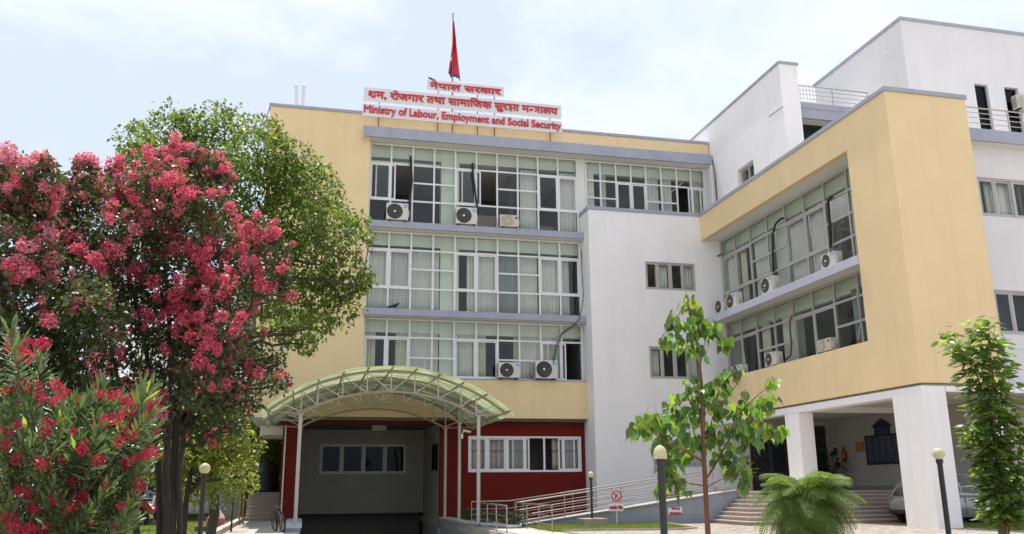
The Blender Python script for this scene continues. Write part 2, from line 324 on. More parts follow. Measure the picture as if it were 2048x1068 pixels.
class MB:
    """collects shapes and links them as one mesh object"""
    def __init__(s): s.v = []; s.f = []; s.sm = []
    def add(s, vs, fs, smooth=False):
        b = len(s.v); s.v.extend([tuple(p) for p in vs])
        for f in fs: s.f.append(tuple(i + b for i in f)); s.sm.append(smooth)
        return s
    def box(s, x0, x1, y0, y1, z0, z1):
        if x0 > x1: x0, x1 = x1, x0
        if y0 > y1: y0, y1 = y1, y0
        if z0 > z1: z0, z1 = z1, z0
        v = [(x0, y0, z0), (x1, y0, z0), (x1, y1, z0), (x0, y1, z0), (x0, y0, z1), (x1, y0, z1), (x1, y1, z1), (x0, y1, z1)]
        return s.add(v, [(0, 3, 2, 1), (4, 5, 6, 7), (0, 1, 5, 4), (1, 2, 6, 5), (2, 3, 7, 6), (3, 0, 4, 7)])
    def hexa(s, v):
        """eight corners: bottom ring then top ring, each counter-clockwise from above"""
        return s.add(v, [(0, 3, 2, 1), (4, 5, 6, 7), (0, 1, 5, 4), (1, 2, 6, 5), (2, 3, 7, 6), (3, 0, 4, 7)])
    def bar(s, p, q, w, h=None, upv=(0, 0, 1)):
        """square bar from p to q"""
        h = h or w; p = Vector(p); q = Vector(q); d = (q - p).normalized(); u = Vector(upv)
        if abs(d.dot(u)) > 0.98: u = Vector((0, 1, 0))
        a = d.cross(u).normalized() * (w / 2); b = a.cross(d).normalized() * (h / 2)
        v = [p - a - b, p + a - b, p + a + b, p - a + b, q - a - b, q + a - b, q + a + b, q - a + b]
        return s.add(v, [(0, 1, 2, 3), (7, 6, 5, 4), (0, 4, 5, 1), (1, 5, 6, 2), (2, 6, 7, 3), (3, 7, 4, 0)])
    def tube(s, pts, r, n=8, caps=True):
        """round tube along points, r a number or one per point"""
        pts = [Vector(p) for p in pts]; k = len(pts)
        rs = [r] * k if isinstance(r, (int, float)) else list(r)
        prev = None; vs = []; fs = []
        for i, p in enumerate(pts):
            d = (pts[min(i + 1, k - 1)] - pts[max(i - 1, 0)])
            d = d.normalized() if d.length > 1e-9 else Vector((0, 0, 1))
            if prev is None:
                a = d.orthogonal().normalized()
            else:
                a = (prev - d * prev.dot(d)); a = a.normalized() if a.length > 1e-6 else d.orthogonal().normalized()
            prev = a; b = d.cross(a)
            for j in range(n):
                t = 2 * PI * j / n
                vs.append(p + (a * math.cos(t) + b * math.sin(t)) * rs[i])
        for i in range(k - 1):
            for j in range(n):
                j2 = (j + 1) % n
                fs.append((i * n + j, i * n + j2, (i + 1) * n + j2, (i + 1) * n + j))
        s.add(vs, fs, True)
        if caps:
            s.add([vs[j] for j in range(n)][::-1], [tuple(range(n))]); s.add([vs[(k - 1) * n + j] for j in range(n)], [tuple(range(n))])
        return s
    def lathe(s, prof, c=(0, 0, 0), n=20, axis='z'):
        """prof: (radius, height) pairs from bottom to top"""
        vs = []; fs = []; k = len(prof)
        for (r, h) in prof:
            for j in range(n):
                t = 2 * PI * j / n; a, b = r * math.cos(t), r * math.sin(t)
                p = (a, b, h) if axis == 'z' else ((a, -h, b) if axis == 'y' else (h, a, b))
                vs.append((p[0] + c[0], p[1] + c[1], p[2] + c[2]))
        for i in range(k - 1):
            for j in range(n):
                j2 = (j + 1) % n; fs.append((i * n + j, i * n + j2, (i + 1) * n + j2, (i + 1) * n + j))
        s.add(vs, fs, True)
        return s
    def prism(s, poly, z0, z1):
        n = len(poly); v = [(p[0], p[1], z0) for p in poly] + [(p[0], p[1], z1) for p in poly]
        return s.add(v, [tuple(range(n - 1, -1, -1)), tuple(range(n, 2 * n))] + [(i, (i + 1) % n, n + (i + 1) % n, n + i) for i in range(n)])
    def mesh(s, name, m, fix=False):
        me = bpy.data.meshes.new(name)
        me.from_pydata(s.v, [], s.f)
        if any(s.sm): me.polygons.foreach_set('use_smooth', s.sm)
        if m is not None:
            for mm in (m if isinstance(m, (list, tuple)) else [m]): me.materials.append(mm)
        if fix:
            bm = bmesh.new(); bm.from_mesh(me); bmesh.ops.recalc_face_normals(bm, faces=bm.faces); bm.to_mesh(me); bm.free()
        me.update(); return me
    def build(s, name, m, parent=None, fix=False, bevel=0.0, seg=2):
        o = bpy.data.objects.new(name, s.mesh(name, m, fix)); link(o, parent)
        if bevel:
            b = o.modifiers.new('edge', 'BEVEL'); b.width = bevel; b.segments = seg; b.limit_method = 'ANGLE'
        return o
def box(name, m, parent, x0, x1, y0, y1, z0, z1, bevel=0.0):
    return MB().box(x0, x1, y0, y1, z0, z1).build(name, m, parent, bevel=bevel)
def copy_tree(o, parent=None):
    c = o.copy(); C.objects.link(c)
    if parent is not None: c.parent = parent
    for ch in list(o.children): copy_tree(ch, c)
    return c
# ================================================================== the building
class Pl:
    """a facade plane: kind 'Y' runs along X and faces -Y, kind 'X' runs along Y and faces -X; d is the depth inwards"""
    def __init__(s, kind, at): s.k = kind; s.a = at
    def pt(s, u, d, z): return (u, s.a + d, z) if s.k == 'Y' else (s.a + d, u, z)
    def box(s, mb, u0, u1, d0, d1, z0, z1):
        a = s.pt(u0, d0, z0); b = s.pt(u1, d1, z1)
        return mb.box(a[0], b[0], a[1], b[1], a[2], b[2])
def holed_wall(pl, u0, u1, z0, z1, holes, t):
    """a wall of thickness t with rectangular openings (u0,u1,z0,z1)"""
    mb = MB()
    us = sorted({u0, u1, *[h[0] for h in holes], *[h[1] for h in holes]}); zs = sorted({z0, z1, *[h[2] for h in holes], *[h[3] for h in holes]})
    def solid(u, z): return u0 < u < u1 and z0 < z < z1 and not any(h[0] < u < h[1] and h[2] < z < h[3] for h in holes)
    def quad(*p): mb.add([pl.pt(*q) for q in p], [(0, 1, 2, 3)])
    for i in range(len(us) - 1):
        for j in range(len(zs) - 1):
            a, b, c, d = us[i], us[i + 1], zs[j], zs[j + 1]; um, zm = (a + b) / 2, (c + d) / 2
            if not solid(um, zm): continue
            quad((a, 0, c), (b, 0, c), (b, 0, d), (a, 0, d)); quad((a, t, c), (a, t, d), (b, t, d), (b, t, c))
            if not solid(a - 1e-3, zm): quad((a, 0, c), (a, 0, d), (a, t, d), (a, t, c))
            if not solid(b + 1e-3, zm): quad((b, 0, c), (b, t, c), (b, t, d), (b, 0, d))
            if not solid(um, c - 1e-3): quad((a, 0, c), (a, t, c), (b, t, c), (b, 0, c))
            if not solid(um, d + 1e-3): quad((a, 0, d), (b, 0, d), (b, t, d), (a, t, d))
    return mb
def add_wall(name, m, parent, pl, u0, u1, z0, z1, holes=(), t=0.25):
    return holed_wall(pl, u0, u1, z0, z1, list(holes), t).build(name, m, parent, fix=True)

def pane_obj(pl, a, b, c, d, dep, parent, m):
    j = [rnd.uniform(-0.004, 0.004) for _ in range(4)]; t = 0.008
    v = [pl.pt(a, dep + j[0], c), pl.pt(b, dep + j[1], c), pl.pt(b, dep + j[1] + t, c), pl.pt(a, dep + j[0] + t, c),
         pl.pt(a, dep + j[2], d), pl.pt(b, dep + j[3], d), pl.pt(b, dep + j[3] + t, d), pl.pt(a, dep + j[2] + t, d)]
    MB().hexa(v).build('pane', m, parent)
def ring(mb, pl, a, b, c, d, w, d0, d1):
    pl.box(mb, a, a + w, d0, d1, c, d); pl.box(mb, b - w, b, d0, d1, c, d)
    pl.box(mb, a + w, b - w, d0, d1, c, c + w); pl.box(mb, a + w, b - w, d0, d1, d - w, d)
def window_grid(name, parent, pl, U, Z, slides=(), fm=None, gm=None, bw=0.085, d0=0.0, skip=()):
    """a glazed wall: outer frame (the part) with mullions, transoms, sashes and panes as sub-parts.
       U ascending, Z descending; slides: (c0, r0, r1, open) two-column sliding units; open is None, 0 or 1 (the column slid away)"""
    fm = fm or M['alu']; gm = gm or M['glass']; h = bw / 2
    u0, u1, zt, zb = U[0], U[-1], Z[0], Z[-1]
    mb = MB(); ring(mb, pl, u0, u1, zb, zt, bw, d0 - 0.02, d0 + 0.10); root = mb.build(name, fm, parent)
    for u in U[1:-1]:
        pl.box(mb := MB(), u - h, u + h, d0 - 0.012, d0 + 0.08, zb + bw, zt - bw); mb.build('mullion', fm, root)
    owner = {}
    for k, (c0, r0, r1, op) in enumerate(slides):
        for c in (c0, c0 + 1):
            for r in range(r0, r1): owner[(c, r)] = k
    for i, z in enumerate(Z[1:-1]):
        c = 0; n = len(U) - 1
        while c < n:
            a = owner.get((c, i)); b = owner.get((c, i + 1))
            if a is not None and a == b: c += 1; continue
            e = c
            while e + 1 < n and not (owner.get((e + 1, i)) is not None and owner.get((e + 1, i)) == owner.get((e + 1, i + 1))): e += 1
            ua = U[c] + (bw if c == 0 else h); ub = U[e + 1] - (bw if e == n - 1 else h)
            pl.box(mb := MB(), ua, ub, d0 - 0.006, d0 + 0.07, z - h, z + h); mb.build('transom', fm, root)
            c = e + 1
    for c in range(len(U) - 1):
        for r in range(len(Z) - 1):
            if (c, r) in owner or (c, r) in skip: continue
            a = U[c] + (bw if c == 0 else h); b = U[c + 1] - (bw if c == len(U) - 2 else h)
            t = Z[r] - (bw if r == 0 else h); q = Z[r + 1] + (bw if r == len(Z) - 2 else h)
            pane_obj(pl, a, b, q, t, d0 + 0.02, root, gm)
    for (c0, r0, r1, op) in slides:
        t = Z[r0] - (bw if r0 == 0 else h); q = Z[r1] + (bw if r1 == len(Z) - 1 else h)
        for side in (0, 1):
            a = U[c0 + side] + (bw if c0 + side == 0 else h); b = U[c0 + side + 1] - (bw if c0 + side == len(U) - 2 else h)
            dd = d0 + 0.004 + 0.03 * side
            if op == side:                                        # this sash is slid most of the way behind the other
                sh = (1 if side == 0 else -1) * (b - a) * 0.80; a += sh; b += sh; dd = d0 + 0.045
                if side == 1: pass
            mb = MB(); ring(mb, pl, a, b, q, t, 0.075, dd, dd + 0.035); mb.build('sash', fm, root)
            pane_obj(pl, a + 0.075, b - 0.075, q + 0.075, t - 0.075, dd + 0.012, root, gm)
    return root
CURT = {}
def curtain(pl, u0, u1, z0, z1, d, m, label, group, waves=None, gather=0.0):
    """a pleated hanging cloth"""
    n = waves or max(4, int(abs(u1 - u0) / 0.17)); K = n * 6; vs = []; fs = []
    rows = 5; ph = [rnd.uniform(0, 6.28) for _ in range(4)]
    for j in range(rows):
        v = j / (rows - 1); z = z1 + (z0 - z1) * v
        for i in range(K + 1):
            t = i / K; g = gather * math.sin(v * PI * 0.8)
            u = u0 + (u1 - u0) * (t * (1 - g) + 0.0)
            u += 0.006 * math.sin(t * 23 + ph[0]) * v
            dd = d + 0.045 * math.sin(2 * PI * n * t + 0.7 * math.sin(5 * t + ph[1])) + 0.02 * math.sin(9 * t + ph[2])
            vs.append(pl.pt(u, dd, z))
    for j in range(rows - 1):
        for i in range(K):
            a = j * (K + 1) + i; fs.append((a, a + 1, a + K + 2, a + K + 1))
    mb = MB(); mb.add(vs, fs, True); o = mb.build('curtain', m)
    s = o.modifiers.new('cloth', 'SOLIDIFY'); s.thickness = 0.006
    return tag(o, label, 'curtain', group)

YB, YG, YR, YM = 42.33, 42.73, 42.96, 41.30
# ------------------------------------------------------------------ main office block
ob = thing('office_block', 'yellow four storey office block with grey roof slab and red ground floor', 'building', (0, 42.33, 0))
ob.location = (0, 0, 0)
pB = Pl('Y', YB); pG = Pl('Y', YG); pR = Pl('Y', YR)
add_wall('wall', M['yellow'], ob, pB, -2.35, 2.72, 4.78, 20.35, (), 0.40)
box('upper_wall', M['yellow'], ob, 2.722, 21.80, YB, YB + 0.30, 19.572, 20.348)
box('side_wall', M['yellow'], ob, -2.35, -2.10, YB + 0.402, 60, 4.78, 20.35)
MB().box(-2.41, 21.80, YB - 0.06, YB + 0.40, 20.352, 20.51).box(-2.41, -2.02, YB + 0.402, 60.05, 20.352, 20.51).build('parapet_coping', M['grey'], ob, bevel=0.015)
box('fascia', M['grey'], ob, 2.33, 21.84, 41.93, 42.05, 18.985, 19.57, bevel=0.012)
box('soffit', M['whitein'], ob, 2.335, 21.83, 42.052, YB + 0.30, 19.0, 19.565)
box('soffit', M['whitein'], ob, 2.74, 21.83, YB + 0.302, 43.4, 18.995, 19.4)
box('roof', M['concrete'], ob, -2.08, 21.7, 43.42, 60, 19.25, 19.45)
box('overhang_slab', M['whitein'], ob, -2.345, -0.852, YB + 0.01, 60, 4.72, 4.777)
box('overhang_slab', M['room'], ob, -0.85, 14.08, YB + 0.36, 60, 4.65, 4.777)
box('spandrel_wall', M['yellow'], ob, 2.722, 14.16, YB, YG - 0.02, 4.782, 6.66)
box('window_ledge', M['grey'], ob, 2.722, 14.10, YB - 0.03, YG - 0.03, 6.662, 6.705)
for zt, zb in ((10.06, 9.69), (14.58, 14.20)):
    box('window_ledge', M['grey'], ob, 2.66, 14.09, 42.12, 42.26, zb + 0.03, zt, bevel=0.012)
    box('ledge_slab', M['whitein'], ob, 2.725, 14.085, 42.262, 43.3, zb, zt - 0.012)
box('pier', M['whitein'], ob, 14.06, 14.46, YG + 0.02, YG + 0.35, 4.79, 18.985)
box('pier', M['whitein'], ob, 21.64, 21.83, YG + 0.02, YG + 0.35, 15.4, 18.985)
# rooms behind the glass
for z0, z1 in ((4.79, 6.64), (9.705, 10.03), (14.215, 14.55)):
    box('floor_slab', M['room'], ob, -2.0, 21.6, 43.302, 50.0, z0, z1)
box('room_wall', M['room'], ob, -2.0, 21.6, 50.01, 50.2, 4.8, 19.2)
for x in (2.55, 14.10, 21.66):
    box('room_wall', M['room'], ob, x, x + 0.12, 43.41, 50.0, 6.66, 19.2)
for z0, z1 in ((6.66, 9.69), (10.05, 14.2), (14.56, 18.99)):
    box('inner_column', M['beam'], ob, 6.55, 7.52, 42.98, 43.5, z0, z1)
    box('inner_column', M['room'], ob, 10.75, 11.0, 45.2, 45.6, z0, z1)
for z1 in (9.69, 14.2, 18.985):
    box('inner_beam', M['beam'], ob, 2.74, 14.05, 43.0, 43.3, z1 - 0.68, z1 - 0.002)
    box('curtain_rail', M['beam'], ob, 2.74, 6.5, 43.02, 43.1, z1 - 0.95, z1 - 0.86)
    box('ceiling_panel', M['whitein'], ob, 2.8, 14.0, 43.6, 49.8, z1 - 0.35, z1 - 0.30)
box('partition_panel', mat('brown room partition', (0.30, 0.20, 0.17), 0.6, 0.1, 2.0), ob, 8.2, 9.9, 43.9, 44.0, 14.6, 15.75)
box('partition_panel', bpy.data.materials['brown room partition'], ob, 11.9, 13.0, 43.9, 44.0, 14.6, 15.35)
U10 = [2.74 + 1.1305 * i for i in range(11)]
ZF3 = [18.97, 17.88, 16.90, 15.90, 14.59]
ZF2 = [14.19, 13.25, 12.26, 11.25, 10.07]
ZF1 = [9.68, 8.73, 7.73, 6.71]
window_grid('glazed_wall', ob, pG, U10, ZF3, [(0, 1, 3, 1), (4, 1, 3, 1), (8, 1, 3, None)])
window_grid('glazed_wall', ob, pG, U10, ZF2, [(0, 1, 3, None), (4, 1, 3, None), (8, 1, 3, None)])
window_grid('glazed_wall', ob, pG, U10, ZF1, [(0, 1, 3, None), (4, 1, 3, None), (8, 1, 3, 1)])
UN = [14.47, 15.36, 16.27, 17.16, 18.04, 18.96, 19.90, 20.78, 21.63]
window_grid('glazed_wall', ob, pG, UN, [18.95, 17.80, 16.80, 15.70], [(2, 1, 3, None), (6, 1, 3, 0)])
box('inner_beam', M['beam'], ob, 14.5, 21.6, 43.0, 43.3, 18.30, 18.98)
box('inner_column', M['beam'], ob, 14.52, 15.05, 42.98, 43.5, 15.4, 18.98)
g2 = 'curtains behind the main facade glazing'
def mc(u0, u1, z0, z1, m, lab): curtain(pG, u0, u1, z0, z1, 0.30, M[m], lab, g2)
mc(10.85, 11.75, 14.7, 18.2, 'curtain', 'grey pleated curtain on the top floor, just right of the beige air conditioner')
mc(12.98, 14.0, 14.7, 18.2, 'curtain', 'grey pleated curtain at the far right of the ten-bay top floor glazing')
mc(2.8, 3.85, 10.15, 13.4, 'curtain', 'pale beige curtain at the left end of the middle floor glazing')
mc(3.9, 5.0, 10.15, 13.4, 'curtainlilac', 'lilac grey curtain in the second bay of the middle floor glazing')
mc(5.05, 6.5, 10.15, 13.4, 'curtain', 'grey pleated curtain left of the white column on the middle floor')
mc(7.95, 9.5, 10.15, 13.4, 'curtain', 'pale curtain right of the dark gap on the middle floor')
mc(9.55, 10.65, 10.15, 13.4, 'curtainblue', 'blue grey curtain in the seventh bay of the middle floor glazing')
mc(10.7, 11.75, 10.15, 13.4, 'curtain', 'grey pleated curtain in the eighth bay of the middle floor glazing')
mc(11.8, 12.9, 10.15, 13.4, 'curtain', 'beige pleated curtain in the ninth bay of the middle floor glazing')
mc(12.95, 13.5, 10.15, 13.4, 'curtainlilac', 'narrow lilac curtain beside the dark opening on the middle floor')
mc(2.8, 3.35, 6.75, 9.0, 'curtaincream', 'narrow cream curtain at the left end of the lowest glazing')
mc(4.35, 4.95, 6.75, 9.0, 'curtaincream', 'cream gathered curtain in the second bay of the lowest glazing')
mc(5.0, 6.5, 6.75, 9.05, 'curtain', 'grey pleated curtain left of the white column on the lowest glazed floor')
mc(7.55, 8.4, 6.75, 9.05, 'curtain', 'pale curtain in the fifth bay of the lowest glazing')
mc(8.45, 8.95, 6.75, 9.05, 'curtaincream', 'cream curtain pulled aside in the sixth bay of the lowest glazing')
mc(10.4, 10.7, 6.75, 9.05, 'curtaincream', 'thin cream curtain behind the left air conditioner above the canopy')
mc(10.75, 11.8, 6.75, 9.05, 'curtain', 'pale curtain between the two air conditioners above the red wall')
mc(11.85, 12.85, 6.75, 9.05, 'curtain', 'pale curtain behind the right air conditioner above the red wall')
mc(15.45, 15.75, 15.7, 18.3, 'curtain', 'narrow pale curtain left in the short top right glazing')
mc(18.2, 18.9, 15.7, 18.3, 'curtain', 'pale curtain in the middle of the short top right glazing')
mc(19.05, 19.7, 15.7, 18.3, 'curtain', 'pale curtain left of the open dark bay in the short top right glazing')
mc(20.8, 21.55, 15.7, 18.3, 'curtain', 'grey curtain at the right end of the short top right glazing')

# red ground floor with the driveway portal
add_wall('red_wall', M['red'], ob, pR, -0.85, 14.09, -0.4, 4.62, [(0.07, 6.65, -0.5, 4.50), (8.05, 13.90, 2.19, 3.94)], 0.28)
box('side_wall', M['red'], ob, -0.85, -0.60, YR + 0.282, 58, -0.4, 4.598)
box('portal_side', M['greywall'], ob, -0.2, 0.07, YR + 0.282, 48.8, -3.2, 4.598)
add_wall('portal_side', M['greywall'], ob, Pl('X', 6.652), YR + 0.282, 48.8, -3.2, 4.598, [(43.7, 46.1, 2.3, 3.65)], 0.25)
add_wall('portal_wall', M['greywall'], ob, Pl('Y', 48.82), -0.2, 6.9, 0.18, 4.598, [(1.03, 5.68, 2.23, 3.83)], 0.25)
window_grid('portal_window', ob, Pl('Y', 48.86), [1.03, 2.19, 3.355, 4.52, 5.68], [3.83, 2.23], [(0, 0, 1, None), (2, 0, 1, None)], fm=M['alugrey'], gm=M['glassdark'], bw=0.07)
window_grid('portal_window', ob, Pl('X', 6.69), [43.7, 44.9, 46.1], [3.65, 2.3], [], fm=M['aludark'], gm=M['glassdark'], bw=0.06)
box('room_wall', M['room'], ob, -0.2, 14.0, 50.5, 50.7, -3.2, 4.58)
box('window_back', M['void'], ob, 0.4, 6.3, 49.3, 49.4, 1.9, 4.2)  # dark panel added behind the portal panes so they look unlit
box('window_back', M['void'], ob, 7.1, 7.2, 43.4, 46.4, 2.0, 4.0)  # same added dark panel behind the side panes
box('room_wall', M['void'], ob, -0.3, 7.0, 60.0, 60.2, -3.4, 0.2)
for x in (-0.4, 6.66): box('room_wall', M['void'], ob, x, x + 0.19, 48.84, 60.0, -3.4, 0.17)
box('room_wall', M['room'], ob, 7.0, 14.0, 45.4, 45.6, 0.0, 4.58)
window_grid('ground_floor_window', ob, Pl('Y', YR + 0.03), [8.05, 9.01, 9.99, 10.97, 11.95, 12.92, 13.90], [3.94, 2.19], [(0, 0, 1, None), (2, 0, 1, 1), (4, 0, 1, 0)], bw=0.09)
g3 = 'plaid curtains in the red ground floor'
pRc = Pl('Y', YR)
for u0, u1, lab in ((8.15, 8.97, 'pink plaid curtain at the left end of the red wall window'), (9.03, 9.95, 'pink plaid curtain second from the left in the red wall window'),
                    (10.0, 10.9, 'pink plaid curtain in the third bay of the red wall window'), (10.98, 11.22, 'thin pink plaid curtain left of the dark gap in the red wall'),
                    (12.42, 12.88, 'pink plaid curtain right of the dark gap in the red wall'), (12.95, 13.8, 'pink plaid curtain at the right end of the red wall window')):
    curtain(pRc, u0, u1, 2.3, 3.9, 0.30, M['plaid'], lab, g3)
box('downpipe', M['pvc'], ob, -0.76, -0.70, YR - 0.06, YR - 0.002, 0.1, 4.4)
box('fan_box', M['greywall'], ob, 3.4, 4.1, 44.0, 44.3, 4.25, 4.5)
MB().box(-2.36, -2.7, 43.2, 45.0, 19.0, 19.28).build('side_ledge', M['grey'], ob)
MB().box(-1.95, -0.862, 44.2, 48.0, 4.02, 4.45).build('side_canopy', M['whitein'], ob)
MB().tube([(-2.40, YB + 0.2, 20.35), (-2.72, YB + 1.0, 19.3), (-2.75, YB + 1.4, 18.9)], 0.02, 6).build('cable', M['black'], ob)

# ------------------------------------------------------------------ white stair block in the corner
sb = thing('stair_block', 'plain white corner block with three small grey framed windows', 'building', (0, 0, 0))
pM = Pl('Y', YM)
hm = [(17.16, 20.0, 11.44, 12.95), (17.16, 20.0, 6.77, 8.44), (17.11, 19.9, 2.35, 3.69)]
add_wall('wall', M['white'], sb, pM, 14.10, 22.4, -0.2, 15.62, hm, 0.30)
box('side_wall', M['white'], sb, 14.10, 14.40, YM + 0.302, 42.955, -0.2, 15.62)
MB().box(14.04, 20.44, YM - 0.06, YM + 0.36, 15.622, 15.80).box(14.04, 14.46, YM + 0.362, 42.70, 15.622, 15.80).build('parapet_coping', M['grey'], sb, bevel=0.012)
box('terrace_floor', M['concrete'], sb, 14.42, 21.7, YM + 0.31, 42.7, 15.3, 15.40)
for z0, z1 in ((0.9, 1.1), (5.4, 5.6), (9.9, 10.1)):
    box('floor_slab', M['room'], sb, 14.42, 22.3, YM + 0.32, 46.5, z0, z1)
box('room_wall', M['room'], sb, 14.42, 22.3, 44.4, 44.5, -0.2, 15.28)
for i, h in enumerate(hm):
    k = [h[0] + (h[1] - h[0]) * j / 4 for j in range(5)]
    window_grid('window', sb, Pl('Y', YM + 0.05), k, [h[3], h[2]], [(0, 0, 1, None), (2, 0, 1, None)], fm=M['alugrey'], gm=M['glass'], bw=0.06)
    nm = ('upper', 'middle', 'lowest')[i]
    for a, b, s in ((0.08, 0.62, 'left'), (2.15, 2.75, 'right')) if i else ((0.65, 1.35, 'left'), (2.15, 2.75, 'right')):
        curtain(pM, h[0] + a, h[0] + b, h[2] + 0.05, h[3] - 0.04, 0.30, M['curtain'], f'grey curtain on the {s} side of the {nm} window in the white corner block', 'curtains in the white corner block')
MB().tube([(21.62, 41.82, 18.9), (21.62, 41.82, 15.6)], 0.055, 10).build('downpipe', M['pvc'], sb)
MB().tube([(21.70, 41.72, 19.15), (21.76, 41.70, 18.4), (21.78, 41.70, 15.6)], 0.03, 8).build('cable', M['black'], sb)
MB().tube([(20.25, YM - 0.02, 10.6), (20.27, YM - 0.02, 9.2), (20.30, YM - 0.02, 7.6)], 0.014, 6).build('cable', M['steeldull'], sb)

# ------------------------------------------------------------------ yellow wing on columns
XW, XG = 20.47, 21.54
wg = thing('office_wing', 'yellow wing raised on white columns with a deep recessed window wall', 'building', (0, 0, 0))
pW = Pl('X', XW)
add_wall('wall', M['yellow'], wg, pW, 25.55, YM - 0.012, 4.79, 15.62, [(28.13, YM + 1, 6.64, 14.27)], 0.30)
box('front_wall', M['yellow'], wg, XW + 0.302, 23.98, 25.55, 25.85, 4.79, 15.62)
box('side_wall', M['yellow'], wg, 23.70, 23.98, 25.852, 40, 14.9, 15.62)
MB().box(XW - 0.06, XW + 0.36, 25.862, YM - 0.065, 15.622, 15.80).box(XW - 0.06, 24.04, 25.49, 25.86, 15.622, 15.80).build('parapet_coping', M['grey'], wg, bevel=0.015)
box('recess_soffit', M['whitein'], wg, XW + 0.302, XG + 0.5, 28.13, YM - 0.012, 14.272, 14.5)
box('recess_end', M['yellow'], wg, XW + 0.302, XG + 0.4, 27.8, 28.128, 6.6, 14.27)
box('recess_floor', M['grey'], wg, XW + 0.302, XG - 0.04, 28.14, YM - 0.012, 6.3, 6.60)
box('window_ledge', mat('lavender ledge paint', (0.50, 0.51, 0.60), 0.6, 0.08, 1.2), wg, XW - 0.05, XW + 0.10, 28.132, YM - 0.012, 9.62, 9.98, bevel=0.012)
box('ledge_slab', M['whitein'], wg, XW + 0.102, XG + 0.2, 28.134, YM - 0.013, 9.77, 9.965)
box('roof', M['concrete'], wg, XW + 0.31, 23.69, 25.9, YM, 14.92, 15.1)
box('floor_slab', M['room'], wg, XG + 0.22, 26.88, 28.2, YM, 9.72, 9.98)
for z1 in (14.268, 9.768):
    box('inner_beam', M['beam'], wg, XG + 0.28, XG + 0.55, 28.2, 41.2, z1 - 0.66, z1 - 0.003)
UW = [28.20, 29.88, 31.54, 33.15, 34.76, 36.42, 38.07, 39.66, 41.24]
pXG = Pl('X', XG)
window_grid('glazed_wall', wg, pXG, UW, [14.26, 13.27, 12.28, 11.30, 10.0], [(2, 1, 3, None), (6, 1, 3, None)], fm=M['alugrey'], bw=0.10)
window_grid('glazed_wall', wg, pXG, UW, [9.76, 8.79, 7.79, 6.62], [(2, 1, 3, None), (6, 1, 3, None)], fm=M['alugrey'], bw=0.10)
for z0, z1 in ((6.65, 9.70), (10.0, 14.2)):
    box('inner_column', M['beam'], wg, XG + 0.35, XG + 0.9, 35.35, 36.3, z0, z1)
    box('inner_column', M['beam'], wg, XG + 0.35, XG + 0.9, 29.9, 30.35, z0, z1)
box('room_wall', M['room'], wg, 26.9, 27.0, 26.7, 41.2, 4.95, 14.9)
box('room_wall', M['room'], wg, XG + 0.3, 26.9, 27.9, 28.1, 4.95, 14.9)
box('room_wall', M['room'], wg, 22.41, 26.9, 41.21, 41.29, 4.95, 14.9)
g4 = 'curtains in the recessed wing glazing'
def wc(u0, u1, z0, z1, m, lab): curtain(pXG, u0, u1, z0, z1, 0.22, M[m], lab, g4)
wc(39.7, 40.9, 10.05, 13.5, 'curtain', 'grey curtain at the left end of the upper recessed glazing in the yellow wing')
wc(38.9, 39.5, 10.05, 13.5, 'curtaincream', 'cream curtain second from the left in the upper recessed glazing')
wc(36.5, 38.0, 10.05, 13.5, 'curtain', 'pale curtain with dark folds left of the bent black pipe in the wing')
wc(33.2, 34.7, 10.05, 13.5, 'curtainlilac', 'lilac curtain in the left sash of the big wing slider')
wc(31.6, 33.1, 10.05, 13.5, 'curtainlilac', 'lilac curtain in the right sash of the big wing slider')
wc(28.3, 29.7, 10.05, 13.5, 'curtainblue', 'blue grey curtain beside the rightmost upper wing mullion')
wc(29.9, 30.6, 6.7, 9.2, 'curtainblue', 'blue grey curtain at the right of the lower wing glazing')
wc(37.2, 37.9, 6.7, 9.2, 'curtaincream', 'cream curtain behind the left pipe of the lower wing glazing')

# open ground storey of the wing
box('soffit', M['whitein'], wg, XW + 0.302, 40, 25.86, YM - 0.01, 4.70, 4.786)
box('soffit', M['whitein'], wg, 23.99, 40, 25.6, 25.858, 4.705, 4.79)
box('beam', M['white'], wg, XW + 0.03, XW + 0.60, 27.1, YM - 0.014, 4.43, 4.695)
box('beam', M['white'], wg, XW + 1.0, 40, 25.60, 26.1, 4.50, 4.695)
box('beam', M['whitein'], wg, XW + 0.62, 26.9, 33.4, 33.8, 4.46, 4.694)
box('column', M['white'], wg, XW + 0.01, 21.45, 25.59, 27.15, -0.1, 4.695, bevel=0.02)
box('column', M['white'], wg, XW + 0.015, 21.19, 33.36, 34.45, -0.1, 4.428, bevel=0.02)
box('column', M['white'], wg, 29.2, 29.9, 25.7, 26.5, -0.1, 4.49, bevel=0.02)
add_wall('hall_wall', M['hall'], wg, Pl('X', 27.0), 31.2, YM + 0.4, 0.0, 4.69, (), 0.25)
box('hall_skirting', M['greywall'], wg, 26.975, 26.998, 31.2, YM - 0.02, 1.2, 1.38)
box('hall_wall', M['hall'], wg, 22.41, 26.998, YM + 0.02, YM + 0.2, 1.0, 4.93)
box('hall_wall', M['greywall'], wg, 27.26, 29.0, 31.9, 32.1, 0.0, 4.69)
box('hall_wall', M['whitein'], wg, 29.0, 40, 31.2, 31.4, 0.0, 4.69)
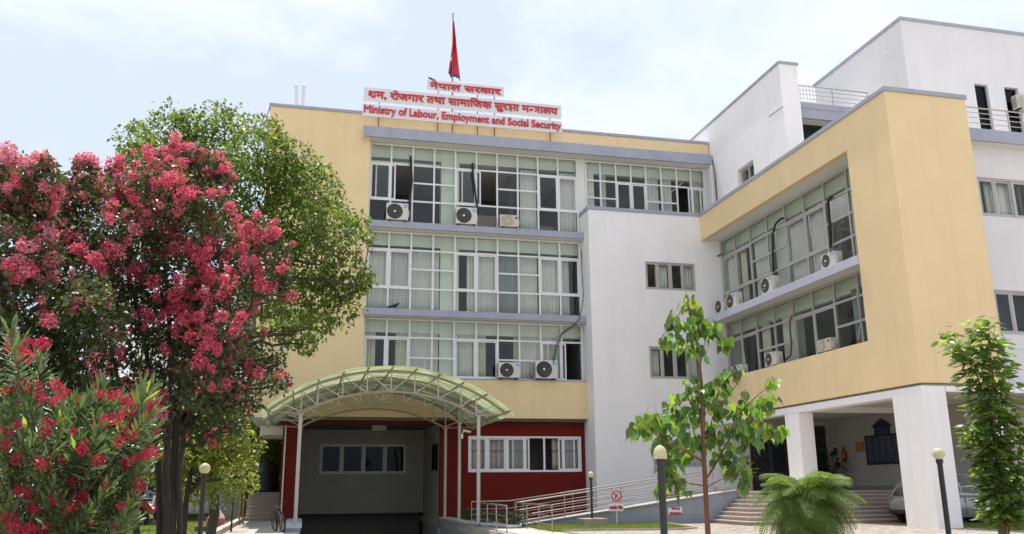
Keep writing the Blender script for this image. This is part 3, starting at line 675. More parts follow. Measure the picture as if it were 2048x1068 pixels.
# entrance doors in the hall
ed = node('entrance_door', wg)
MB().box(22.46, 22.62, YM - 0.06, YM + 0.018, 1.2, 3.74).box(24.5, 24.62, YM - 0.06, YM + 0.018, 1.2, 3.74).box(22.62, 24.5, YM - 0.06, YM + 0.018, 3.62, 3.74).build('door_frame', M['doorred'], ed)
for a, b in ((22.64, 23.54), (23.58, 24.48)):
    pl = Pl('Y', YM - 0.03); mb = MB(); ring(mb, pl, a, b, 1.22, 3.60, 0.06, 0, 0.045); pl.box(mb, a + 0.06, b - 0.06, 0, 0.04, 2.05, 2.11); mb.build('door_leaf', M['aludark'], ed)
    MB().box(a + 0.06, b - 0.06, YM - 0.015, YM - 0.005, 1.28, 3.54).build('pane', M['carglass'], ed)
ed = node('side_door', wg)
pl = Pl('Y', YM - 0.03); mb = MB(); ring(mb, pl, 25.9, 26.85, 1.22, 4.45, 0.06, 0, 0.045); pl.box(mb, 25.96, 26.79, 0, 0.04, 3.2, 3.27); mb.build('door_frame', M['aludark'], ed)
MB().box(25.96, 26.79, YM - 0.015, YM - 0.005, 1.28, 4.39).build('pane', M['carglass'], ed)

# ------------------------------------------------------------------ white side wing at the right with its terrace
rw = thing('side_wing', 'white wall with two grey framed windows under a railed grey terrace', 'building', (0, 0, 0))
Y2 = 26.4
h1 = (onY(1953, 353, Y2).x, onY(2090, 353, Y2).x + 0.4, onY(1964, 431, Y2).z, onY(1950, 353, Y2).z)
h2 = (onY(1986, 579, Y2).x, onY(2090, 579, Y2).x + 0.4, onY(1998, 668, Y2).z, onY(1984, 579, Y2).z)
hh = [(24.45, 27.9, h1[2], h1[3]), (24.47, 27.9, h2[2], h2[3])]
hh = [(h1[0], h1[0] + 3.2, h1[2], h1[3]), (h2[0], h2[0] + 3.2, h2[2], h2[3])]
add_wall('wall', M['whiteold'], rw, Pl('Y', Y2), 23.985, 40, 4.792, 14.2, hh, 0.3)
for i, h in enumerate(hh):
    w4 = [h[0] + 0.8 * j for j in range(5)]
    window_grid('window', rw, Pl('Y', Y2 + 0.06), w4, [h[3], h[2]], [(0, 0, 1, None), (2, 0, 1, None)], fm=M['alugrey'], gm=M['glass'], bw=0.07)
box('floor_slab', M['room'], rw, 24.0, 40, Y2 + 0.32, 31, 9.0, 9.2)
box('room_wall', M['room'], rw, 27.02, 40, 31, 31.2, 4.8, 14.2)
for u0, u1, lab in ((0.05, 0.2, 'thin grey curtain at the left edge of the upper right window'), (0.55, 0.78, 'narrow grey curtain beside the first mullion of the upper right window'), (0.85, 1.7, 'wide pale curtain in the upper right window')):
    curtain(Pl('Y', Y2), hh[0][0] + u0, hh[0][0] + u1, hh[0][2] + 0.05, hh[0][3] - 0.05, 0.32, M['curtain'], lab, 'curtains in the right side wing')
tz0, tz1 = onY(1937, 278.6, 25.9).z, onY(1934, 254, 25.9).z
box('terrace_fascia', M['grey'], rw, 23.99, 40, 25.9, 26.0, tz0, tz1, bevel=0.012)
box('terrace_slab', M['whitein'], rw, 23.992, 40, 26.002, 31.9, tz0, tz1 - 0.01)
MB().box(27.95, 28.0, 25.7, 26.3, 4.2, 4.3).build('bracket', M['whitein'], rw)

# ------------------------------------------------------------------ white rooftop building behind
XU = 27.0
cu = onX(1799.5, 33.8, XU); cb = onX(1629, 171.4, XU); YU = cu.y; ZU = cu.z
ub = thing('rooftop_block', 'white rooftop block with grey coping and two tall dark windows', 'building', (0, 0, 0))
da = onY(1948, 166, YU); db = onY(1975, 171, YU); dc = onY(2008, 175, YU); dd = onY(2036, 180, YU)
zb_ = tz1 + 0.15
hu = [(da.x, db.x, zb_, da.z - 0.02), (dc.x, dd.x, zb_, da.z - 0.02)]
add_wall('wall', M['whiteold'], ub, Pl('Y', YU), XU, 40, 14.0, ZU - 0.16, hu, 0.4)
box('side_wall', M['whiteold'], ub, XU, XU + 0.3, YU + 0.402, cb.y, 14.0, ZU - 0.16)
MB().box(XU - 0.07, 40, YU - 0.07, YU + 0.42, ZU - 0.158, ZU).box(XU - 0.07, XU + 0.40, YU + 0.422, cb.y + 0.05, ZU - 0.158, ZU).build('parapet_coping', M['grey'], ub, bevel=0.015)
box('roof', M['concrete'], ub, XU + 0.31, 40, YU + 0.41, cb.y, ZU - 0.9, ZU - 0.6)
box('room_wall', M['room'], ub, XU + 0.5, 40, YU + 2.0, YU + 2.2, 14.5, ZU - 1.0)
for h in hu:
    window_grid('tall_window', ub, Pl('Y', YU + 0.18), [h[0], h[1]], [h[3], h[2] + 0.6, h[2]], [], fm=M['aludark'], gm=M['glassdark'], bw=0.05)
o = onX(1773, 110, XU); MB().tube([(o.x - 0.12, o.y, o.z), (o.x + 0.02, o.y, o.z)], 0.05, 10).build('vent_pipe', M['pvc'], ub)

# ------------------------------------------------------------------ white wall slab of the stair core behind the wing
XS = 21.86
sc_ = thing('core_wall_block', 'tall white wall block with one small window rising behind the yellow wing', 'building', (0, 0, 0))
st = onX(1557, 121.9, XS)
wa = onX(1474, 338, XS); wb = onX(1506, 318, XS)
add_wall('wall', M['white'], sc_, Pl('X', XS), st.y, 44.6, 14.9, st.z - 0.14, [(wb.y, wa.y, 16.4, wb.z)], 0.98)
MB().box(XS - 0.06, XS + 1.05, st.y - 0.06, 44.66, st.z - 0.138, st.z).build('parapet_coping', M['grey'], sc_, bevel=0.015)
window_grid('small_window', sc_, Pl('X', XS + 0.2), [wb.y, (wa.y + wb.y) / 2, wa.y], [wb.z, 16.4], [(0, 0, 1, None)], fm=M['alugrey'], bw=0.06)
box('window_back', M['room'], sc_, XS + 0.5, XS + 0.6, wb.y - 0.1, wa.y + 0.1, 16.3, wb.z + 0.1)
a = onX(1538, 233, XS); b = onX(1566, 213, XS)
MB().bar((XS - 0.004, a.y, a.z), (XS - 0.004, b.y, b.z), 0.02, 0.05).build('scar', M['greywall'], sc_)  # thin grey strip set diagonally on the slab face
# terrace balcony between the slab and the rooftop block
A = onY(1600, 170, st.y + 0.25); A.x = XS + 1.0; B = Vector((XU - 0.05, A.y, A.z))
tb = thing('upper_terrace', 'grey edged roof terrace between the white slab and rooftop block', 'terrace', (0, 0, 0))
ft = A.z - 0.93
def slabpt(t, off, z):
    p = A.lerp(B, t); n = Vector((A.y - B.y, B.x - A.x, 0)).normalized(); return (p.x + n.x * off, p.y + n.y * off, z)
def slab_hexa(t0, t1, o0, o1, z0, z1):
    return MB().hexa([slabpt(t0, o0, z0), slabpt(t1, o0, z0), slabpt(t1, o1, z0), slabpt(t0, o1, z0), slabpt(t0, o0, z1), slabpt(t1, o0, z1), slabpt(t1, o1, z1), slabpt(t0, o1, z1)])
slab_hexa(0.0, 1.0, 0.0, 0.15, ft - 0.80, ft).build('terrace_fascia', M['grey'], tb)
slab_hexa(0.0, 1.0, -0.03, -0.001, ft - 0.30, ft).build('fascia_band', M['grey'], tb)
slab_hexa(0.0, 1.0, 0.152, 1.6, ft - 0.72, ft - 0.02).build('terrace_slab', M['whitein'], tb)
slab_hexa(0.0, 1.0, 0.9, 1.0, ft - 2.6, ft - 0.722).build('glazing', M['glassdark'], tb)
slab_hexa(0.0, 1.0, 1.5, 1.6, ft - 2.6, ft - 0.73).build('room_wall', M['beam'], tb)
slab_hexa(0.44, 0.47, 0.86, 0.9, ft - 2.6, ft - 0.725).build('mullion', M['alugrey'], tb)

# ------------------------------------------------------------------ railings
def railing(name, label, path, h, bars, posts, group=None, r=0.028, rb=0.016, rp=0.022, foot=None, m=None):
    """stainless railing along a polyline of base points: handrail, thin bars, posts"""
    m = m or M['steel']; t = thing(name, label, 'railing', path[0], 0, group); o = Vector(path[0])
    P = [Vector(p) - o for p in path]; up = Vector((0, 0, h))
    MB().tube([p + up for p in P], r, 8).build('handrail', m, t)
    for f in bars:
        MB().tube([p + up * f for p in P], rb, 6).build('rail_bar', m, t)
    seg = [(P[i + 1] - P[i]).length for i in range(len(P) - 1)]; tot = sum(seg)
    for k in range(posts):
        s = tot * k / max(1, posts - 1); i = 0
        while i < len(seg) - 1 and s > seg[i] + 1e-6: s -= seg[i]; i += 1
        p = P[i].lerp(P[i + 1], min(1, s / seg[i]))
        MB().tube([p - Vector((0, 0, 0.04)), p + up * 0.985], rp, 8).build('post', m, t)
    return t
rz0 = onY(1925, 213, 25.96).z
railing('terrace_railing', 'stainless railing along the right hand grey terrace edge', [(24.02, 25.96, tz1), (39.5, 25.96, tz1)], rz0 - tz1, (0.27, 0.52, 0.76), 8)
railing('terrace_railing', 'stainless railing between white slab and rooftop block above the yellow coping', [Vector(slabpt(0, 0.06, ft)), Vector(slabpt(0.985, 0.06, ft))], 0.93, (0.27, 0.52, 0.76), 3)
wr = thing('roof_balustrade', 'pale slatted balustrade seen far behind the upper terrace railing', 'balustrade', (0, 0, 0))
for i in range(9):
    a = onY(1598 + 6.6 * i, 171, 43.0); b = onY(1603 + 6.6 * i, 197, 43.0)
    box('baluster', M['white'], wr, a.x, a.x + 0.07, 43.0, 43.07, b.z - 0.35, a.z + 0.1)
box('base_wall', M['white'], wr, onY(1592, 190, 43).x, onY(1680, 190, 43).x, 42.95, 43.15, 15.0, b.z - 0.35)
# ================================================================== ground, paving, lawns
def sheet(name, m, poly, z, kind='structure', t=None):
    mb = MB(); mb.prism(poly, z - (t or 0.05), z); o = mb.build(name, m, None); return tag(o, kind=kind)
# ground with a cut for the sunken driveway (x 0.07..6.65, y 20..60)
g = MB()
for (x0, x1, y0, y1) in ((-900, 0.07, -600, 1500), (6.65, 900, -600, 1500), (0.07, 6.65, -600, 27), (0.07, 6.65, 60.2, 1500)):
    g.box(x0, x1, y0, y1, -0.30, -0.03)
tag(g.build('ground', M['soil']), kind='structure')
tag(MB().hexa([(0.0, 27, -0.35), (6.72, 27, -0.35), (6.72, 60, -3.3), (0.0, 60, -3.3), (0.0, 27, -0.032), (6.72, 27, -0.032), (6.72, 60, -3.1), (0.0, 60, -3.1)]).build('driveway', M['slab']), kind='structure')
for x0, x1 in ((-0.12, 0.066), (6.654, 6.85)):
    tag(MB().box(x0, x1, 27, 42.95, -3.2, -0.031).build('driveway_wall', M['slategrey']), kind='structure')
# kerb walls that carry the canopy posts (right one curves outwards)
def curved_wall(name, label, pts, w, h, m):
    mb = MB(); P = [Vector((p[0], p[1], 0)) for p in pts]
    Lf = []; Rt = []
    for i, p in enumerate(P):
        d = (P[min(i + 1, len(P) - 1)] - P[max(i - 1, 0)]).normalized(); n = Vector((-d.y, d.x, 0)) * (w / 2)
        Lf.append(p + n); Rt.append(p - n)
    poly = [(p.x, p.y) for p in Rt] + [(p.x, p.y) for p in Lf[::-1]]
    t = thing(name, label, 'kerb wall'); mb.prism(poly, -0.1, h); mb.build('wall', m[0], t)
    poly2 = [(p.x, p.y) for p in [r.lerp(l, -0.08) for r, l in zip(Rt, Lf)]] + [(p.x, p.y) for p in [l.lerp(r, -0.08) for r, l in zip(Rt, Lf)][::-1]]
    MB().prism(poly2, h + 0.001, h + 0.06).build('coping', m[1], t); return t
curved_wall('kerb_wall', 'grey curved kerb wall carrying the right canopy posts', [(6.80, 42.4), (6.82, 38.5), (6.86, 36.2), (6.98, 34.6), (7.2, 33.3), (7.5, 32.2), (7.62, 31.6)], 0.5, 0.06, (M['slategrey'], M['palekerb']))
curved_wall('kerb_wall', 'short grey kerb wall carrying the left canopy posts beside the bicycle', [(-0.12, 42.4), (-0.12, 37.0), (-0.15, 33.0)], 0.55, 0.10, (M['slategrey'], M['palekerb']))
# paved yard: 0.30 x 0.15 m blocks
YX0, YX1, YY0, YY1 = 8.6, 30.0, 20.0, 31.6
tag(MB().box(8.2, 46, 8, 41.2, -0.029, -0.016).build('yard_bed', M['joint']), kind='structure')
blockmesh = []
for k in range(4):
    mb = MB(); a, b = 0.298, 0.146; zt = 0.012
    mb.add([(-a / 2, -b / 2, -0.05), (a / 2, -b / 2, -0.05), (a / 2, b / 2, -0.05), (-a / 2, b / 2, -0.05),
            (-a / 2 + .006, -b / 2 + .006, zt), (a / 2 - .006, -b / 2 + .006, zt), (a / 2 - .006, b / 2 - .006, zt), (-a / 2 + .006, b / 2 - .006, zt)],
           [(4, 5, 6, 7), (0, 1, 5, 4), (1, 2, 6, 5), (2, 3, 7, 6), (3, 0, 4, 7)])
    blockmesh.append(mb.mesh('paver', M['paver']))
yard = thing('paved_yard', None, None); yard['kind'] = 'structure'
lawn_poly = [(8.5, 33.1), (8.25, 29.6), (8.6, 28.9), (12.6, 28.2), (13.3, 28.8), (14.0, 33.1)]
def inpoly(x, y, P):
    c = False; j = len(P) - 1
    for i in range(len(P)):
        if (P[i][1] > y) != (P[j][1] > y) and x < (P[j][0] - P[i][0]) * (y - P[i][1]) / (P[j][1] - P[i][1]) + P[i][0]: c = not c
        j = i
    return c
single = []; rest = MB()
row = 0; y = 20.2
while y < 33.0:
    x = 8.7 + (0.15 if row % 2 else 0.0)
    while x < 26.0:
        if not inpoly(x, y, lawn_poly) and not inpoly(x, y, [(6, 27), (8.4, 27), (8.4, 36), (6, 36)]):
            d = Vector((x, y, 0)) - CAM; w = d.dot(FWD); sx = 1024 + FOC * d.dot(RIGHT) / w; sy = 534 - FOC * d.dot(UP) / w
            if -30 < sx < 2080 and sy < 1080:
                single.append((w, x, y))
            elif sy < 1250: rest.box(x - .149, x + .149, y - .073, y + .073, -0.05, 0.008)
        x += 0.305
    row += 1; y += 0.153
single.sort()
for k, (w, x, y) in enumerate(single):
    dz = rnd.uniform(-0.004, 0.004)
    if k < 300:
        o = bpy.data.objects.new('paver', blockmesh[k % 4]); o.location = (x, y, dz); o.rotation_euler = (rnd.gauss(0, .006), rnd.gauss(0, .006), rnd.gauss(0, .01)); link(o, yard)
    else: rest.box(x - .147, x + .147, y - .071, y + .071, -0.05, 0.008 + dz)
tag(rest.build('paver_field', M['paver'], yard), kind='stuff')
# concrete pad, entry path and ramp
sheet('entry_path', M['slab'], [(6.9, 20), (8.3, 20), (8.22, 33.1), (8.2, 35.2), (6.8, 35.2), (6.85, 30)], 0.004)
def rampz(x): return max(0.0, min(1.2, (x - 8.2) * 0.132))
rp_ = thing('access_ramp', 'grey concrete wheelchair ramp with a blue grey side wall rising to the entrance', 'ramp')
mb = MB(); xs = [8.2 + (17.35 - 8.2) * i / 12 for i in range(13)]
for i in range(12):
    a, b = xs[i], xs[i + 1]; mb.hexa([(a, 33.32, -0.1), (b, 33.32, -0.1), (b, 35.3, -0.1), (a, 35.3, -0.1), (a, 33.32, rampz(a)), (b, 33.32, rampz(b)), (b, 35.3, rampz(b)), (a, 35.3, rampz(a))])
mb.build('ramp_slab', M['concrete'], rp_)
mb = MB()
for i in range(12):
    a, b = xs[i], xs[i + 1]; mb.hexa([(a, 33.18, -0.1), (b, 33.18, -0.1), (b, 33.318, -0.1), (a, 33.318, -0.1), (a, 33.18, rampz(a) + .03), (b, 33.18, rampz(b) + .03), (b, 33.318, rampz(b) + .03), (a, 33.318, rampz(a) + .03)])
mb.build('side_wall', M['slategrey'], rp_)
mb = MB()
for i in range(12):
    a, b = xs[i], xs[i + 1]; mb.hexa([(a, 33.10, rampz(a) + .032), (b, 33.10, rampz(b) + .032), (b, 33.42, rampz(b) + .032), (a, 33.42, rampz(a) + .032), (a, 33.10, rampz(a) + .07), (b, 33.10, rampz(b) + .07), (b, 33.42, rampz(b) + .07), (a, 33.42, rampz(a) + .07)])
mb.build('ramp_edge', M['concrete'], rp_)
tag(MB().box(14.1, 17.4, 35.32, 41.2, -0.1, 0.02).build('back_ground', M['concrete']), kind='structure')
bars4 = (0.22, 0.45, 0.68)
railing('ramp_railing', 'long stainless railing climbing the front edge of the ramp', [(8.05, 33.25, 0.0), (8.3, 33.25, 0.02), (17.2, 33.25, 1.2), (17.9, 33.25, 1.2)], 0.88, bars4, 6, 'stainless railings of the access ramp')
railing('ramp_railing', 'rear stainless railing of the ramp close to the red wall', [(6.75, 35.25, 0.0), (8.3, 35.25, 0.02), (14.0, 35.25, 0.76), (17.3, 35.25, 1.2)], 0.9, bars4, 6, 'stainless railings of the access ramp')
railing('entry_railing', 'right stainless railing beside the entry path, ending at the lawn', [(8.05, 33.1, 0.0), (8.05, 28.15, 0.0)], 0.86, (0.3, 0.62), 4, 'stainless railings of the access ramp')
railing('entry_railing', 'left stainless railing beside the entry path near the canopy post', [(6.98, 34.8, 0.0), (6.55, 28.2, 0.0)], 0.86, (0.3, 0.62), 4, 'stainless railings of the access ramp')
# entrance stairs wrapping the corner of the landing
es = thing('entrance_stairs', 'broad cream stone steps wrapping the entrance landing under the wing', 'stairs')
for i in range(8):
    z = 0.15 * (i + 1); xa = 16.05 + 0.215 * i; ya = 30.1 + 0.33 * i
    xb_, yb_ = 27.0, 33.17
    # left flight (faces -X) and front flight (faces -Y): riser blocks and tread slabs with a nosing
    MB().box(xa, xa + 0.26 if i < 7 else 20.0, ya, yb_, -0.1, z - 0.045).build('riser', M['riser'], es)
    MB().box(xa + 0.261, 26.97, ya, ya + 0.36 if i < 7 else 41.2, -0.1 if i < 7 else z - 0.15, z - 0.045).build('riser', M['riser'], es)
    x = xa - 0.03; seg = 0
    yy = ya - 0.03
    while yy < yb_ - 0.01:
        y2 = min(yb_, yy + 0.8); MB().box(xa - 0.03, xa + 0.30, yy + .002, y2 - .002, z - 0.044, z + rnd.uniform(-.002, .002)).build('tread', M['tread'], es); yy = y2
    x = xa + 0.304
    while x < 26.95:
        x2 = min(26.96, x + 0.9); MB().box(x + .002, x2 - .002, ya - 0.03, ya + (0.36 if i < 7 else 0.4), z - 0.044, z + rnd.uniform(-.002, .002)).build('tread', M['tread'], es); x = x2
box('landing', M['slab'], es, 17.86, 26.96, 32.85, 41.28, 1.0, 1.188)
box('landing', M['slab'], es, 17.40, 17.858, 33.2, 41.28, 1.0, 1.188)
box('end_wall', M['concrete'], es, 17.36, 17.395, 33.2, 35.3, 0.0, 1.38)

# lawns
def lawn(name, poly, n, h=0.06, seed=1, z=0.0):
    r = np.random.default_rng(seed); tag(MB().prism(poly, z - 0.02, z + 0.02).build(name + '_bed', M['turf']), kind='structure')
    xs_ = [p[0] for p in poly]; ys_ = [p[1] for p in poly]; pts = []
    while len(pts) < n:
        x = r.uniform(min(xs_), max(xs_)); y = r.uniform(min(ys_), max(ys_))
        if inpoly(x, y, poly): pts.append((x, y))
    pts = np.array(pts); k = len(pts); a = r.uniform(0, 2 * PI, k); hh_ = h * r.uniform(0.5, 1.5, k); w = 0.012
    dx = np.cos(a) * w; dy = np.sin(a) * w; lx = r.normal(0, 0.03, k); ly = r.normal(0, 0.03, k)
    v = np.empty((k, 3, 3)); v[:, 0] = np.c_[pts[:, 0] - dx, pts[:, 1] - dy, np.full(k, z)]; v[:, 1] = np.c_[pts[:, 0] + dx, pts[:, 1] + dy, np.full(k, z)]
    v[:, 2] = np.c_[pts[:, 0] + lx, pts[:, 1] + ly, z + 0.02 + hh_]
    me = bpy.data.meshes.new(name); me.vertices.add(3 * k); me.vertices.foreach_set('co', v.reshape(-1)); me.loops.add(3 * k)
    me.loops.foreach_set('vertex_index', np.arange(3 * k, dtype=np.int32)); me.polygons.add(k); me.polygons.foreach_set('loop_start', np.arange(0, 3 * k, 3, dtype=np.int32))
    me.materials.append(M['lf_grass']); me.update(calc_edges=True); me.validate()
    o = bpy.data.objects.new(name, me); link(o); return tag(o, kind='stuff')
lawn('lawn', lawn_poly, 26000, 0.05, 2)
lawn('lawn', [(-14.0, 14), (-2.75, 14), (-2.75, 34.0), (-2.62, 46.0), (-9.0, 46.0), (-14, 40)], 60000, 0.06, 3)
lawn('lawn', [(21.6, 23.6), (27, 23.6), (27, 25.3), (23.0, 27.8), (21.9, 27.8)], 9000, 0.06, 4)
for pts in ([(12.55, 28.12), (13.35, 28.75), (14.05, 33.0)], [(8.6, 28.85), (12.55, 28.12)]):
    mb = MB()
    for a, b in zip(pts[:-1], pts[1:]): mb.bar((a[0], a[1], 0.02), (b[0], b[1], 0.02), 0.10, 0.10)
    tag(mb.build('lawn_edging', M['concrete']), kind='structure')
# left walkway with a raised kerb
sheet('walkway', M['concrete'], [(-2.45, 14), (-0.42, 14), (-0.42, 42.9), (-0.9, 42.9), (-0.9, 44.6), (-2.4, 44.6)], 0.002)
sheet('drain_strip', M['riser'], [(-2.35, 14), (-1.75, 14), (-1.75, 44.0), (-2.3, 44.0)], 0.010)
kb = thing('walkway_kerb', 'pale concrete kerb between the left lawn and the walkway', 'kerb'); yy = 14.0
while yy < 44.5:
    box('kerb_stone', M['slab'], kb, -2.72, -2.46, yy + .006, yy + 1.19, -0.05, 0.16); yy += 1.2
bs_ = thing('back_steps', 'grey concrete steps climbing beside the red wall to the black tank', 'stairs')
for i in range(8):
    box('step', M['riser'], bs_, -2.42, -0.90, 44.7 + 0.26 * i, 48.0, 0.165 * i + (0.0 if i else -0.05), 0.165 * (i + 1) - 0.022)
    box('tread', M['slab'], bs_, -2.42, -0.90, 44.66 + 0.26 * i, 44.95 + 0.26 * i, 0.165 * (i + 1) - 0.021, 0.165 * (i + 1))
p = onY(527, 990, 47.5)
tk = thing('water_tank', 'black plastic water tank standing above the grey back steps', 'water tank', (p.x, 47.4, 1.32))
prof = [(0.0, 0), (0.66, 0), (0.68, 0.05)]
for i in range(5): prof += [(0.68, 0.08 + i * .2), (0.71, 0.10 + i * .2), (0.71, 0.18 + i * .2), (0.68, 0.2 + i * .2)]
prof += [(0.66, 1.12), (0.50, 1.30), (0.25, 1.38)]
MB().lathe(prof, n=28).build('tank_body', M['tank'], tk); MB().lathe([(0.26, 1.36), (0.26, 1.44), (0.22, 1.47), (0.0, 1.48)], n=24).build('lid', M['tank'], tk)
bw_ = thing('brick_planter', 'low brown brick wall half hidden behind the black tank', 'wall', (0, 0, 0))
box('wall', mat('brown brick', (0.22, 0.10, 0.06), 0.9, 0.3, 6.0), bw_, -6.0, -0.9, 48.6, 48.9, 0, 1.9)

# ================================================================== arched canopy over the driveway
ca = thing('arched_canopy', 'green translucent barrel canopy on pale posts over the basement driveway', 'canopy', (3.35, 33.9, 0)); ca.location = (0, 0, 0)
CY = [33.9, 37.7, 41.5]; CX = 3.30
def arc_z(x, half, z0, zc):
    h = zc - z0; R = (half * half + h * h) / (2 * h); d = x - CX
    return zc - R + math.sqrt(max(0, R * R - d * d))
TOPH, TZ0, TZC = 4.60, 4.26, 5.88
BOTH, BZ0, BZC = 3.36, 4.22, 5.08
def topz(x): return arc_z(x, TOPH, TZ0, TZC)
def botz(x): return arc_z(x, BOTH, BZ0, BZC) if abs(x - CX) <= BOTH else BZ0
NP = 11
pur = [CX - TOPH + 2 * TOPH * (i / (NP - 1)) for i in range(NP)]
for Y in CY:
    tr = node('truss', ca)
    mb = MB()
    P = [(CX - TOPH + 2 * TOPH * i / 40, Y, topz(CX - TOPH + 2 * TOPH * i / 40)) for i in range(41)]
    for a, b in zip(P[:-1], P[1:]): mb.bar(a, b, 0.07, 0.09)
    mb.build('top_chord', M['truss'], tr)
    mb = MB(); P = [(CX - BOTH + 2 * BOTH * i / 30, Y, botz(CX - BOTH + 2 * BOTH * i / 30)) for i in range(31)]
    for a, b in zip(P[:-1], P[1:]): mb.bar(a, b, 0.06, 0.08)
    for s in (-1, 1): mb.bar((CX + s * BOTH, Y, BZ0), (CX + s * TOPH, Y, TZ0), 0.055, 0.055)
    mb.build('bottom_chord', M['truss'], tr)
    xin = [x for x in pur if abs(x - CX) < BOTH + 0.35]
    for i, x in enumerate(xin):
        xc = max(CX - BOTH, min(CX + BOTH, x)); MB().bar((xc, Y, botz(xc) + 0.03), (xc, Y, topz(xc) - 0.03), 0.045).build('web_post', M['postwhite'], tr)
    for a, b in zip(xin[:-1], xin[1:]):
        aa = max(CX - BOTH, min(CX + BOTH, a)); bb = max(CX - BOTH, min(CX + BOTH, b))
        if (a + b) / 2 > CX: MB().bar((aa, Y, botz(aa)), (bb, Y, topz(bb)), 0.04).build('web_bar', M['postwhite'], tr)
        else: MB().bar((bb, Y, botz(bb)), (aa, Y, topz(aa)), 0.04).build('web_bar', M['postwhite'], tr)
    for s in (-1, 1):
        xq = CX + s * (TOPH + BOTH + 0.25) / 2
        MB().bar((CX + s * BOTH, Y, BZ0 + 0.05), (xq, Y, topz(xq) - 0.03), 0.045).build('web_bar', M['postwhite'], tr)
for x in pur: MB().bar((x, 33.25, topz(x) + 0.075), (x, 42.25, topz(x) + 0.075), 0.055, 0.06).build('purlin', M['truss'], ca)
sy = 33.22; k = 0
while sy < 42.1:
    ey = min(42.28, sy + 1.13); vs = []; fs = []; nx, ny = 48, 15
    for j in range(ny + 1):
        y = sy + (ey - sy) * j / ny
        for i in range(nx + 1):
            ex = TOPH + 0.22; x = CX - ex + 2 * ex * i / nx
            z = arc_z(x, TOPH, TZ0, TZC) + 0.115 + (0.018 if j % 2 else 0.0) + 0.012 * math.sin(x * 3.1 + k * 1.7 + y) + 0.022 * (k % 2)
            vs.append((x, y, z))
    for j in range(ny):
        for i in range(nx): a = j * (nx + 1) + i; fs.append((a, a + 1, a + nx + 2, a + nx + 1))
    mb = MB(); mb.add(vs, fs); o = mb.build('roof_sheet', M['roofsheet'], ca); so = o.modifiers.new('sheet', 'SOLIDIFY'); so.thickness = 0.004
    sy += 1.05; k += 1
for x, b in ((CX - BOTH, 0.16), (CX + BOTH + 0.02, 0.12)):
    for i, Y in enumerate(CY):
        xx = x + (0.08 if x > CX and i == 0 else 0)
        MB().tube([(xx, Y, b), (xx, Y, BZ0 - 0.02)], 0.072 if i == 0 else 0.068, 14).build('post', M['postwhite'], ca)
        MB().box(xx - 0.14, xx + 0.14, Y - 0.14, Y + 0.14, b - 0.005, b + 0.02).build('base_plate', M['postwhite'], ca)
        MB().box(xx - 0.12, xx + 0.12, Y - 0.1, Y + 0.1, BZ0 - 0.05, BZ0 - 0.02).build('cap_plate', M['postwhite'], ca)
# security camera on the middle right post
cc = thing('security_camera', 'small white security camera fixed high on a canopy post', 'camera', (CX + BOTH + 0.10, 37.55, 3.72))
MB().bar((0, 0.0, 0.0), (0.10, -0.05, 0.12), 0.03).build('bracket', M['pvc'], cc); MB().tube([(0.04, -0.02, 0.14), (0.36, -0.14, 0.06)], 0.05, 12).build('housing', M['pvc'], cc)
MB().tube([(0.355, -0.138, 0.061), (0.375, -0.145, 0.056)], 0.035, 12).build('lens', M['black'], cc); MB().box(-0.06, 0.04, -0.05, 0.02, -0.22, -0.02).build('junction_box', M['pvc'], cc)

# ================================================================== rooftop lettering boards
def glyph(ch, bold, size):
    cu = bpy.data.curves.new('g', 'FONT'); cu.body = ch; cu.size = size; cu.extrude = 0.02; cu.bevel_depth = bold * size; cu.bevel_resolution = 1; cu.resolution_u = 4
    o = bpy.data.objects.new('g', cu); C.objects.link(o); bpy.context.view_layer.update()
    me = bpy.data.meshes.new_from_object(o.evaluated_get(bpy.context.evaluated_depsgraph_get()))
    bpy.data.objects.remove(o); bpy.data.curves.remove(cu)
    v = [tuple(p.co) for p in me.vertices]; f = [tuple(p.vertices) for p in me.polygons]; bpy.data.meshes.remove(me); return v, f
GC = {}
def gl(ch, bold=0.022):
    if (ch, bold) not in GC: GC[(ch, bold)] = glyph(ch, bold, 1.0)
    return GC[(ch, bold)]
def xmax(v): return max(p[0] for p in v) if v else 0.0
def advance(ch, ref):
    key = ('adv', ch, ref)
    if key not in GC:
        def wd(s): v, f = glyph(s, 0.0, 1.0); return xmax(v)
        GC[key] = wd(ch + ref) - wd(ref)
    return GC[key]
def stroke(pts, w=0.135, z=0.022):
    mb = MB()
    for a, b in zip(pts[:-1], pts[1:]):
        mb.bar((a[0], a[1], 0), (b[0], b[1], 0), w, 2 * z, upv=(0, 0, 1))
    return mb.v, mb.f
def clip(vf, x1):
    v, f = vf; return [(min(p[0], x1), p[1], p[2]) for p in v], f
HD = 0.605                                   # height of the headline of the Devanagari letters
